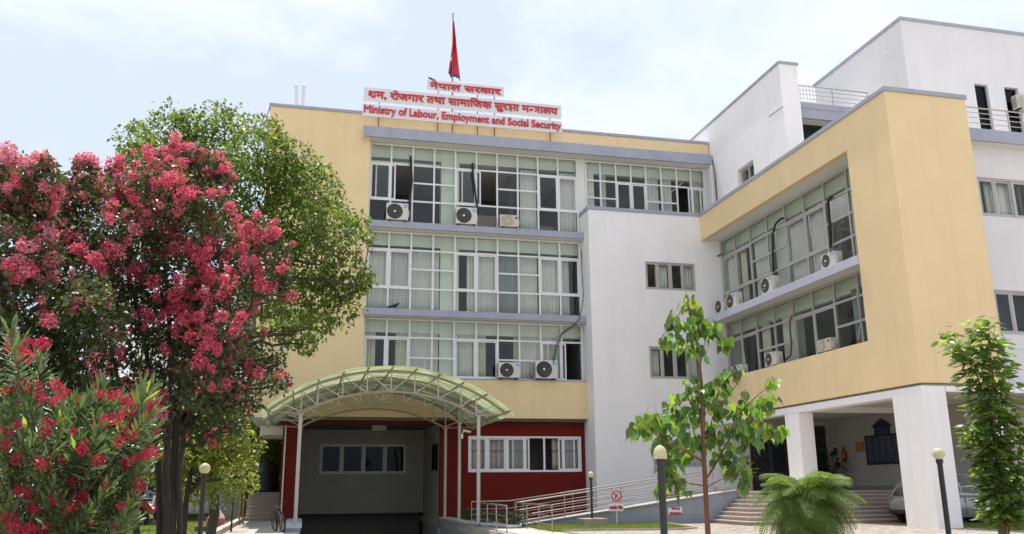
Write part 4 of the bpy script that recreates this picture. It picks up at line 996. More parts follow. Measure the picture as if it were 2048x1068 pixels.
def special(k):
    """conjunct letters drawn from strokes: (vertices, faces) list and advance"""
    if k == 'shra':
        a = clip(gl('\u0936'), 10); return [a, stroke([(0.36, 0.02), (0.50, 0.16)])], advance('\u0936', '\u0932')
    if k == 'ksha':
        return [stroke([(-0.02, HD), (0.70, HD)]), stroke([(0.60, 0.0), (0.60, HD)]), stroke([(0.10, HD), (0.14, 0.47), (0.30, 0.46), (0.34, 0.36), (0.24, 0.28), (0.12, 0.27)], 0.10),
                stroke([(0.12, 0.27), (0.28, 0.22), (0.32, 0.10), (0.20, 0.02), (0.08, 0.06)], 0.10), stroke([(0.30, 0.22), (0.60, 0.30)], 0.09), stroke([(0.26, 0.04), (0.40, -0.12)], 0.09)], 0.70
    if k == 'halfna':
        return [stroke([(-0.02, HD), (0.36, HD)]), stroke([(0.36, 0.30), (0.14, 0.30)], 0.10), stroke([(0.14, 0.30), (0.06, 0.20), (0.14, 0.12), (0.22, 0.20), (0.14, 0.30)], 0.09)], 0.36
    if k == 'tra':
        return [stroke([(-0.02, HD), (0.56, HD)]), stroke([(0.44, 0.0), (0.44, HD)]), stroke([(0.44, 0.42), (0.14, 0.40)], 0.10), stroke([(0.40, 0.36), (0.10, 0.08)], 0.10)], 0.56
def lettering(words, name, parent, x0, x1, z0, z1, y, m, ref, bold=0.022):
    """words: lists of letters; each word becomes one raised mesh, fitted into the rectangle"""
    pen = 0.0; lay = []
    for w in words:
        cur = []
        for k, ch in enumerate(w):
            if len(ch) > 1: parts, adv = special(ch)
            else: parts, adv = [gl(ch, bold)], advance(ch, ref)
            for q, p in enumerate(parts): cur.append((pen, (k * 3 + q) % 7 * 0.0016, p))
            pen += adv
        lay.append(cur); pen += 0.28
    xs_ = [px + p[0] for c in lay for (px, dz, g_) in c for p in g_[0]]; ys_ = [p[1] for c in lay for (px, dz, g_) in c for p in g_[0]]
    ax, bx, ay, by = min(xs_), max(xs_), min(ys_), max(ys_); fx = (x1 - x0) / (bx - ax); fy = (z1 - z0) / (by - ay)
    for c in lay:
        mb = MB()
        for (px, dz, g_) in c:
            mb.add([(x0 + (px + p[0] - ax) * fx, y - p[2] - dz, z0 + (p[1] - ay) * fy) for p in g_[0]], g_[1])
        mb.build(name, m, parent)
YS = 42.05
def board(label, tl, tr, bl, words, ref, inset, bold):
    a = onY(tl[0], tl[1], YS); b = onY(tr[0], tr[1], YS); c = onY(bl[0], bl[1], YS)
    t = thing('sign_board', label, 'sign', (0, 0, 0)); z1 = (a.z + b.z) / 2; z0 = z1 - (a.z - c.z)
    MB().box(a.x, b.x, YS, YS + 0.10, z0, z1).build('panel', M['sign'], t, bevel=0.01)
    lettering(words, 'lettering', t, a.x + inset[0], b.x - inset[1], z0 + inset[2], z1 - inset[3], YS - 0.012, M['letter'], ref, bold)
    return a.x, b.x, z0, z1
D = '\u0932'
W = lambda s: list(s)
s1 = board('short white rooftop board reading two red Devanagari words, topmost of three', (854.5, 157), (1008, 176), (853.5, 176.5), [W('\u0928\u0947\u092a\u093e\u0932'), W('\u0938\u0930\u0915\u093e\u0930')], D, (0.14, 0.16, 0.06, 0.02), 0.030)
s2 = board('long white rooftop board with a red Devanagari ministry name, middle of three', (728, 172.5), (1122.5, 212), (726, 200),
           [['shra'] + W('\u092e,'), W('\u0930\u094b\u091c\u0917\u093e\u0930'), W('\u0924\u0925\u093e'), W('\u0938\u093e\u092e\u093e') + ['\u093f', '\u091c'] + W('\u0915'), W('\u0938\u0941\u0930') + ['ksha'] + W('\u093e'), W('\u092e') + ['halfna', 'tra'] + W('\u093e\u0932\u092f')], D, (0.22, 0.20, 0.05, 0.04), 0.030)
s3 = board('long white rooftop board reading Ministry of Labour, Employment and Social Security', (725.5, 206.5), (1124, 243), (724.5, 231), [W(w) for w in ('Ministry', 'of', 'Labour,', 'Employment', 'and', 'Social', 'Security')], 'n', (0.07, 0.06, 0.05, 0.06), 0.026)
sf = thing('sign_support', 'thin rusty rods holding up the three rooftop sign boards', 'sign support', (0, 0, 0))
for px, top in ((757, s2[2]), (875.5, s1[2]), (905, s1[2]), (955, s1[2]), (989, s1[2]), (1100, s2[2])):
    x = onY(px, 250, YS + 0.14).x
    MB().box(x - 0.022, x + 0.022, YS + 0.12, YS + 0.165, 19.572, top + 0.1).build('rod', M['rust'], sf)
# flag pole with the national flag hanging limp
px_ = onY(905, 150, 43.2); fpz = onY(904, 28, 43.2).z
fp = thing('flag_pole', 'thin grey flagpole rising behind the topmost sign board', 'flagpole', (px_.x, 43.2, 19.46))
MB().tube([(0, 0, 0), (0, 0, 2.5), (0, 0, fpz - 19.46)], [0.055, 0.05, 0.035], 10).build('pole', M['steeldull'], fp); MB().lathe([(0.0, -0.02), (0.05, 0.0), (0.05, 0.05), (0.0, 0.09)], (0, 0, fpz - 19.46), 10).build('finial', M['steeldull'], fp)
zt_ = onY(905, 40, 43.2).z - 0.1; zb2 = onY(905, 158, 43.2).z
fl = thing('national_flag', 'limp crimson flag with dark blue border and white emblems on the pole', 'flag', (px_.x, 43.2, 0))
def flag_pt(u, v):
    """v 0 top..1 bottom, u 0..1 around the hanging bundle"""
    wl = 0.02 + 0.40 * max(0, v - 0.38) ** 1.1 + 0.02 * v; wr = 0.04 + 0.42 * v ** 1.05
    x = -wl + (wl + wr) * u; y = -0.08 - 0.10 * math.sin(u * 9.0 + v * 2.0) * (0.25 + v) - 0.06 * math.sin(u * 17)
    z = zt_ + (zb2 - zt_) * (v * (0.94 + 0.08 * u)) ; return (x, y, z)
def flag_patch(mb, u0, u1, v0, v1, off, nu=24, nv=28):
    vs = []; fs = []
    for j in range(nv + 1):
        for i in range(nu + 1):
            p = flag_pt(u0 + (u1 - u0) * i / nu, v0 + (v1 - v0) * j / nv); vs.append((p[0], p[1] - off, p[2]))
    for j in range(nv):
        for i in range(nu): a = j * (nu + 1) + i; fs.append((a, a + 1, a + nu + 2, a + nu + 1))
    mb.add(vs, fs, True)
mb = MB(); flag_patch(mb, 0, 1, 0.02, 0.955, 0); o = mb.build('cloth', M['redcloth'], fl); o.modifiers.new('t', 'SOLIDIFY').thickness = 0.006
mb = MB(); flag_patch(mb, 0.0, 1, 0.955, 1.0, 0.0, 24, 4); flag_patch(mb, 0.86, 1.0, 0.0, 0.95, 0.012, 5, 24); flag_patch(mb, 0.30, 0.42, 0.64, 0.86, 0.012, 5, 10); flag_patch(mb, 0.02, 0.30, 0.84, 0.87, 0.012, 6, 4)
o = mb.build('border', M['bluecloth'], fl); o.modifiers.new('t', 'SOLIDIFY').thickness = 0.004
mb = MB(); flag_patch(mb, 0.80, 0.98, 0.40, 0.50, 0.03, 5, 6); flag_patch(mb, 0.02, 0.12, 0.70, 0.76, 0.014, 4, 4); flag_patch(mb, 0.05, 0.18, 0.735, 0.76, 0.016, 4, 3); o = mb.build('emblem', M['whitecloth'], fl); o.modifiers.new('t', 'SOLIDIFY').thickness = 0.004
# roof pipes
for px, dx in ((597, -0.10), (604, 0.10)):
    a = onY(px, 208, 43.6); b = onY(px + dx * 22, 170, 43.6)
    o = MB().tube([(a.x, 43.6, 19.46), (b.x + dx * 0.6, 43.6, b.z)], 0.095, 12).lathe([(0.0, 0.02), (0.11, 0.02), (0.115, -0.08), (0.095, -0.1)][::-1], (b.x + dx * 0.6, 43.6, b.z), 12).build('roof_pipe', M['pvc'])
    tag(o, f'white plastic vent pipe on the left end of the roof, {"leaning left" if dx < 0 else "leaning right"}', 'pipe', 'white pipes on the roof')
# birds
def bird(label, p, s, rz):
    t = thing('bird', label, 'bird', p, rz)
    mb = MB(); mb.tube([(-0.30 * s, 0, 0.10 * s), (-0.14 * s, 0, 0.12 * s), (0.0, 0, 0.14 * s), (0.10 * s, 0, 0.20 * s), (0.15 * s, 0, 0.27 * s), (0.19 * s, 0, 0.29 * s), (0.24 * s, 0, 0.275 * s)], [0.015 * s, 0.05 * s, 0.085 * s, 0.07 * s, 0.045 * s, 0.042 * s, 0.004 * s], 10)
    mb.tube([(-0.16 * s, 0, 0.10 * s), (-0.42 * s, 0, 0.05 * s)], [0.05 * s, 0.035 * s], 6); mb.build('body', M['pigeon'], t)
    for sgn in (-1, 1):
        MB().add([(0.05 * s, sgn * 0.075 * s, 0.20 * s), (-0.15 * s, sgn * 0.09 * s, 0.16 * s), (-0.32 * s, sgn * 0.04 * s, 0.09 * s), (-0.1 * s, sgn * 0.095 * s, 0.09 * s), (0.05 * s, sgn * 0.07 * s, 0.19 * s), (-0.15 * s, sgn * 0.08 * s, 0.155 * s), (-0.32 * s, sgn * 0.03 * s, 0.088 * s), (-0.1 * s, sgn * 0.08 * s, 0.09 * s)], [(0, 1, 2, 3), (7, 6, 5, 4), (0, 4, 5, 1), (1, 5, 6, 2), (2, 6, 7, 3), (3, 7, 4, 0)]).build('wing', M['pigeon'], t)
        MB().tube([(0.0, sgn * 0.03 * s, 0.09 * s), (0.01 * s, sgn * 0.035 * s, 0.0)], 0.008 * s, 5).build('leg', M['pigeon'], t)
bp1 = onY(861, 156, YS + 0.05); bird('small black bird perched on the left end of the topmost sign board', (bp1.x, YS + 0.05, s1[3]), 0.62, PI * 0.95)
bp2 = onY(789, 620, 42.19); bird('black pigeon resting on the grey ledge under the middle glazing', (bp2.x, 42.19, 10.06), 1.0, 0.2)

# ================================================================== air conditioners
def ac_unit(label, w, h, dep, loc, rz, body='acwhite', fan='acdark', badge=True):
    """front faces -Y, base centre at loc"""
    t = thing('air_conditioner', label, 'air conditioner', loc, rz, 'outdoor air conditioning units')
    MB().box(-w / 2, w / 2, -dep / 2, dep / 2, 0.05, h).build('casing', M[body], t, bevel=0.03, seg=3)
    r = min(h * 0.42, w * 0.36); cx = -w * 0.12; cz = h * 0.5 + 0.02; y0 = -dep / 2
    MB().lathe([(0.0, 0.002), (r * 0.98, 0.002), (r, 0.012), (r, 0.020), (r * 0.95, 0.022), (r * 0.93, 0.006)], (cx, y0, cz), 36, 'y').build('fan_guard', M[fan], t)
    mb = MB()
    for k in range(1, 7):
        rr = r * k / 7; mb.lathe([(rr - 0.004, 0.012), (rr - 0.004, 0.02), (rr + 0.004, 0.02), (rr + 0.004, 0.012), (rr - 0.004, 0.012)], (cx, y0, cz), 28, 'y')
    mb.build('guard_ring', M['steeldull'] if fan == 'acdark' else M[body], t)
    MB().lathe([(0.0, 0.034), (r * 0.13, 0.032), (r * 0.15, 0.014)], (cx, y0, cz), 20, 'y').build('hub', M['alu'], t)
    if badge:
        MB().box(w * 0.29, w * 0.45, y0 - 0.010, y0 - 0.002, h * 0.76, h * 0.90).build('badge', M['blue'], t)
        MB().box(w * 0.32, w * 0.35, y0 - 0.014, y0 - 0.0101, h * 0.80, h * 0.86).box(w * 0.36, w * 0.385, y0 - 0.014, y0 - 0.0101, h * 0.80, h * 0.84).box(w * 0.395, w * 0.42, y0 - 0.014, y0 - 0.0101, h * 0.80, h * 0.84).build('lettering', M['sign'], t)
    else:
        MB().box(w * 0.30, w * 0.42, y0 - 0.008, y0 - 0.002, h * 0.72, h * 0.84).build('badge', M['acdark'], t)
    for x in (-w * 0.36, w * 0.36): MB().box(x - 0.06, x + 0.06, -dep / 2 - 0.03, dep / 2 + 0.03, 0, 0.049).build('foot', M['black'], t)
    MB().box(w / 2 + 0.002, w / 2 + 0.05, -dep * 0.30, dep * 0.25, h * 0.30, h * 0.66).build('valve_cover', M[body], t)
    mb = MB()
    for k in range(6): mb.box(-w / 2 - 0.012, -w / 2 - 0.001, -dep * 0.36, dep * 0.36, h * (0.18 + 0.12 * k), h * (0.18 + 0.12 * k) + 0.03)
    mb.build('louvre', M['acdark'], t)
    for z in (0.36, 0.52): MB().tube([(w / 2 + 0.05, 0, h * z), (w / 2 + 0.12, 0, h * z)], 0.022, 8).build('pipe_valve', M['steeldull'], t)
    return t
def on_front(px0, px1, pyb, pyt, Y, zb, label, **k):
    a = onY(px0, pyb, Y); b = onY(px1, pyt, Y); w = b.x - a.x; h = onY(px0, pyt, Y).z - onY(px0, pyb, Y).z
    return ac_unit(label, w, h, k.pop('dep', 0.42), ((a.x + b.x) / 2, Y + 0.21, zb), 0, **k)
on_front(772.5, 817, 440, 404.5, 42.05, 14.585, 'white air conditioner leftmost on the top floor ledge, beside the yellow wall')
on_front(911.5, 954, 449, 413.5, 42.05, 14.585, 'white air conditioner in the middle of the top floor ledge with a blue badge')
on_front(1000.5, 1038, 457, 431, 42.05, 14.585, 'smaller beige air conditioner with a pale fan on the top floor ledge', body='acbeige', fan='acbeige', badge=False, dep=0.36)
on_front(997, 1040.5, 762, 729, 42.10, 6.71, 'white air conditioner above the canopy, left of a pair over the red wall')
on_front(1071.5, 1115, 765, 726.5, 42.10, 6.71, 'larger white air conditioner at the right end of the lowest glazing', dep=0.5)
def on_wing(px0, px1, pyb, pyt, zb, label, X=XW + 0.10, **k):
    a = onX(px0, pyb, X); b = onX(px1, pyb, X); w = k.pop('w', 0.95); h = onX((px0 + px1) / 2, pyt, X).z - zb
    return ac_unit(label, w, h, 0.40, (X + 0.22, (a.y + b.y) / 2, zb), -PI / 2, **k)
on_wing(1637, 1676, 542, 505, 9.99, 'white air conditioner at the right end of the lavender wing ledge')
on_wing(1517, 1551, 590, 553, 9.99, 'white air conditioner in the middle of the lavender wing ledge')
on_wing(1451, 1475, 620, 586, 9.99, 'right one of the adjoining pair of air conditioners at the left ledge end')
on_wing(1428, 1450, 630, 598, 9.99, 'air conditioner farthest left on the lavender wing ledge', w=0.85)
on_wing(1634, 1662, 706, 677, 6.66, 'beige air conditioner on the yellow parapet below the tall dark sash', body='acbeige', fan='acbeige', badge=False)
on_wing(1525, 1557, 738, 704, 6.66, 'white air conditioner on the yellow parapet, middle of the lower glazing')
on_wing(1458, 1487, 755, 730, 6.66, 'air conditioner half hidden at the left end of the yellow parapet', badge=False)
p = onY(2046, 240, YU - 0.25)
ac_unit('beige air conditioner at the right edge of the rooftop block wall', 0.9, 0.75, 0.36, (p.x + 0.15, YU - 0.22, onY(2046, 226, YU).z), 0, body='acbeige', fan='acbeige', badge=False)

# hoses of the air conditioners
def hose(label, pts, r=0.035, m='blackrub'):
    return tag(MB().tube(pts, r, 8).build('pipe_hose', M[m]), label, 'hose', 'hoses of the air conditioners')
def hY(seq, Y): return [onY(x, y, Y) for x, y in seq]
def hX(seq, X): return [onX(x, y, X) for x, y in seq]
hose('black hose hanging down to the leftmost top floor air conditioner', hY([(821, 312), (822, 335), (824, 360), (820, 395), (818, 420), (817, 430)], 42.6), 0.06)
hose('black hose hanging down to the middle top floor air conditioner', hY([(945, 326), (946, 350), (950, 380), (952, 400), (955, 418), (955, 432)], 42.6), 0.055)
hose('thick grey pipe rising from the right canopy level air conditioner to the ledge', hY([(1106, 727), (1113, 695), (1120, 672), (1128, 664), (1150, 652), (1166, 643)], 42.62), 0.05, 'steeldull')
hose('thin dark cable running down the corner from the middle floor', hY([(1163, 500), (1164, 540), (1167, 590), (1165, 610), (1158, 640), (1140, 655), (1124, 668), (1112, 700), (1106, 727)], 42.05), 0.022)
hose('bent black pipe arching over the upper wing glazing', hX([(1566, 436), (1560, 439), (1551, 448), (1546, 466), (1545, 500), (1546, 530), (1547, 545)], XG - 0.10), 0.05)
hose('straight black pipes dropping to the right wing ledge unit', hX([(1664, 393), (1656, 402), (1659, 440), (1661, 470), (1661, 495)], XG - 0.10), 0.06)
hose('black hose curving at the left end of the upper wing glazing', hX([(1443, 508), (1436, 512), (1432, 526), (1432, 545), (1435, 575), (1440, 598)], XG - 0.15), 0.035)
hose('brown hose looping behind the middle lower wing air conditioner', hX([(1584, 630), (1580, 640), (1580, 660), (1583, 690), (1581, 712), (1566, 724)], XG - 0.10), 0.04, 'rust')
hose('thin pale pipe at the right end of the lower wing glazing', hX([(1713, 585), (1719, 620), (1721, 650), (1716, 680)], XG - 0.10), 0.025, 'alugrey')
hose('thin pale pipe at the left of the lower wing glazing', hX([(1492, 661), (1484, 665), (1486, 690), (1493, 740)], XG - 0.10), 0.025, 'alugrey')

# ================================================================== lamps, signs
def lamp(label, px, Y, pyt, gr, dome=False, base=False, zf=0.0):
    p = onY(px, pyt, Y); t = thing('garden_lamp', label, 'lamp', (p.x, Y, zf), 0, 'black garden lamps'); H = p.z - zf
    rp2 = 0.050 if not base else 0.045
    MB().tube([(0, 0, 0), (0, 0, H - 2 * gr)], rp2, 14).build('post', M['black'], t)
    MB().lathe([(rp2, 0), (gr * 0.55, 0.01), (gr * 0.6, 0.06), (gr * 0.5, 0.09)], (0, 0, H - 2 * gr - 0.07), 18).build('collar', M['black'], t)
    if dome: prof = [(0.02, 0.02), (gr * 0.9, 0.0), (gr * 1.0, gr * 0.06), (gr * 1.02, gr * 0.5), (gr * 0.98, gr * 1.0), (gr * 0.80, gr * 1.5), (gr * 0.5, gr * 1.85), (gr * 0.2, gr * 2.0), (0, gr * 2.03)]
    else: prof = [(gr * max(0.02, math.cos(a)), gr + gr * math.sin(a)) for a in [(-0.42 + 0.92 * i / 14) * PI for i in range(15)] if a <= PI / 2 + 1e-6] + [(0, 2 * gr)]
    MB().lathe(prof, (0, 0, H - 2 * gr), 26).build('globe', M['globe'], t)
    MB().lathe([(0.0, 0), (gr * 0.26, 0.0), (gr * 0.28, gr * 0.3), (gr * 0.36, gr * 0.5), (gr * 0.36, gr * 0.72), (gr * 0.2, gr * 0.85), (0, gr * 0.88)], (0, 0, H - 1.75 * gr), 16).build('bulb', M['sign'], t)
    if base: MB().box(-0.45, 0.45, -0.45, 0.45, -0.05, 0.30).build('plinth', M['riser'], t, bevel=0.01)
    else: MB().lathe([(0.16, 0), (0.16, 0.02), (rp2 + 0.01, 0.04)], (0, 0, 0), 16).build('base_flange', M['black'], t)
lamp('black lamp post with a domed cream cap, in front of the white block', 1319.5, 11.6, 890.5, 0.094, dome=True)
lamp('black lamp post with round cream globe before the big white column', 1875.5, 14.6, 895.5, 0.115)
lamp('lamp post on a square dark plinth on the small lawn', 1181.5, 31.9, 943, 0.118, base=True)
lamp('lamp post with round globe on the left lawn under the trees', 410.5, 19.7, 926, 0.115)
# no parking sign
p = onZ(1232.5, 1046, 0); p = onY(1232.5, 992, 32.4); np_ = thing('no_parking_sign', 'round red and white no parking sign on a thin post', 'sign', (p.x, 32.4, 0)); zc = p.z
MB().tube([(0, 0.02, 0), (0, 0.02, zc)], 0.022, 8).build('post', M['pvc'], np_)
MB().lathe([(0.0, 0.0), (0.205, 0.0), (0.205, 0.012), (0.0, 0.012)], (0, -0.012, zc), 36, 'y').build('disc', M['sign'], np_)
MB().lathe([(0.16, 0.0), (0.206, 0.0), (0.206, 0.006), (0.16, 0.006), (0.16, 0.0)], (0, -0.027, zc), 36, 'y').build('ring', M['letter'], np_)
MB().bar((-0.125, -0.030, zc + 0.125), (0.125, -0.030, zc - 0.125), 0.04, 0.005, upv=(0, 1, 0)).build('slash', M['letter'], np_)
v, f = gl('P', 0.03); mb = MB(); mb.add([(-0.055 + (q[0] - 0.05) * 0.24, -0.0265 - q[2] * 0.06, zc - 0.09 + q[1] * 0.26) for q in v], f); mb.build('letter', M['black'], np_)
a = onY(1217, 1007, 32.4); b = onY(1247, 1022, 32.4)
MB().box(a.x - p.x, b.x - p.x, -0.014, 0.0, b.z, a.z).build('panel', M['sign'], np_)
lettering([W('\u092a\u093e') + W('\u0930\u094d\u0915')[:1] + W('\u0915\u093f\u0919'), W('\u0928') + ['\u093f'] + W('\u0937\u0947\u0927')], 'lettering', np_, a.x - p.x + 0.03, b.x - p.x - 0.03, (a.z + b.z) / 2 - 0.07, (a.z + b.z) / 2 + 0.08, -0.018, M['letter'], D, 0.006)
a = onY(1336, 1016, 33.15); b = onY(1363.5, 1012, 33.15); c = onY(1336, 1029, 33.15)
ws = thing('wall_notice', 'small white notice with two lines of red lettering on the ramp wall', 'sign', (0, 0, 0)); dz = b.z - a.z
sl = (0.035)
MB().hexa([(a.x, 33.14, c.z), (b.x, 33.14, c.z + sl), (b.x, 33.17, c.z + sl), (a.x, 33.17, c.z), (a.x, 33.14, a.z), (b.x, 33.14, a.z + sl), (b.x, 33.17, a.z + sl), (a.x, 33.17, a.z)]).build('panel', M['sign'], ws)
mz = (a.z + c.z) / 2
lettering([W('\u092a\u093e\u0930') + W('\u0915') + W('\u0917'), W('\u0936\u0941\u0926')], 'lettering', ws, a.x + 0.14, b.x - 0.10, mz + 0.03, mz + 0.13, 33.132, M['letter'], D, 0.006)
lettering([W('\u0917\u093e\u0921\u0940'), W('\u0930\u093e\u0916\u0928'), W('\u092e\u0928\u093e')], 'lettering', ws, a.x + 0.05, b.x - 0.06, mz - 0.12, mz - 0.01, 33.132, M['letter'], D, 0.006)

# ================================================================== entrance hall contents
nb = thing('notice_board', 'dark navy board with a gabled top hanging in the entrance hall', 'notice board', (0, 0, 0)); XH = 26.97
b1 = onX(1730, 872, XH); b2 = onX(1800, 866, XH); b3 = onX(1736, 930, XH)
MB().box(XH - 0.05, XH, b2.y - 0.4, b1.y, b3.z, b1.z).build('panel', M['board'], nb)
c1 = onX(1749, 855, XH); c2 = onX(1779, 853, XH); cz = onX(1762, 837, XH)
MB().box(XH - 0.05, XH, c2.y, c1.y, b1.z + 0.002, c1.z).build('upper_panel', M['board'], nb)
MB().add([(XH - 0.06, c2.y - 0.25, c1.z), (XH - 0.06, c1.y + 0.25, c1.z), (XH - 0.06, (c1.y + c2.y) / 2, cz.z), (XH, c2.y - 0.25, c1.z), (XH, c1.y + 0.25, c1.z), (XH, (c1.y + c2.y) / 2, cz.z)], [(0, 2, 1), (3, 4, 5), (0, 1, 4, 3), (1, 2, 5, 4), (2, 0, 3, 5)]).build('gable', M['board'], nb)
mb = MB()
for k in range(14):
    z = b1.z - 0.14 - k * (b1.z - b3.z - 0.2) / 14; q = b1.y - 0.15
    while q > b2.y - 0.3: l = rnd.uniform(0.25, 0.5); mb.box(XH - 0.054, XH - 0.0505, q - l, q, z, z + 0.035); q -= l + 0.12
for k in range(5): mb.box(XH - 0.054, XH - 0.0505, c2.y + 0.15, c1.y - 0.15, b1.z + 0.08 + 0.14 * k, b1.z + 0.11 + 0.14 * k)
mb.build('lettering', M['boardtext'], nb)
q = onX(1692, 907, XH); fe = thing('fire_extinguisher', 'red fire extinguisher hanging on the hall wall left of the board', 'fire extinguisher', (XH - 0.13, q.y, q.z - 0.32))
MB().lathe([(0.0, 0), (0.105, 0.0), (0.11, 0.03), (0.11, 0.45), (0.07, 0.54), (0.03, 0.57), (0.03, 0.62), (0, 0.62)], n=20).build('cylinder', M['extred'], fe); MB().bar((-0.08, 0, 0.62), (0.08, 0.0, 0.66), 0.03).build('handle', M['black'], fe); MB().tube([(0.0, 0.03, 0.6), (0.0, 0.14, 0.5), (0.0, 0.13, 0.2)], 0.016, 8).build('hose', M['black'], fe); MB().box(0.11, 0.125, -0.05, 0.05, 0.2, 0.4).build('bracket', M['black'], fe)
q = onX(1720, 893, XH); o = MB().box(XH - 0.02, XH - 0.001, q.y - 0.32, q.y + 0.32, q.z - 0.26, q.z + 0.24).build('wall_poster', M['orange']); tag(o, 'small orange brown poster on the hall wall beside the navy board', 'poster')
q = onX(1672, 862, XH); o = MB().lathe([(0.0, 0.0), (0.06, 0.0), (0.07, -0.05), (0.05, -0.1), (0, -0.1)][::-1], (XH, q.y, q.z), 16, 'x').build('wall_fitting', M['greywall']); tag(o, 'small dark round fitting high on the hall wall', 'fitting')
q = onY(1491, 923, YM); wb_ = thing('wall_box', 'cream meter box fixed to the white wall left of the entrance door', 'box', (q.x, YM, q.z))
MB().box(-0.22, 0.22, -0.16, -0.002, -0.28, 0.30).build('box_body', M['acbeige'], wb_, bevel=0.02); MB().box(-0.18, 0.18, -0.175, -0.161, 0.18, 0.22).build('slot', M['greywall'], wb_); MB().box(-0.19, 0.19, -0.172, -0.161, -0.24, 0.12).build('lid', M['acwhite'], wb_)
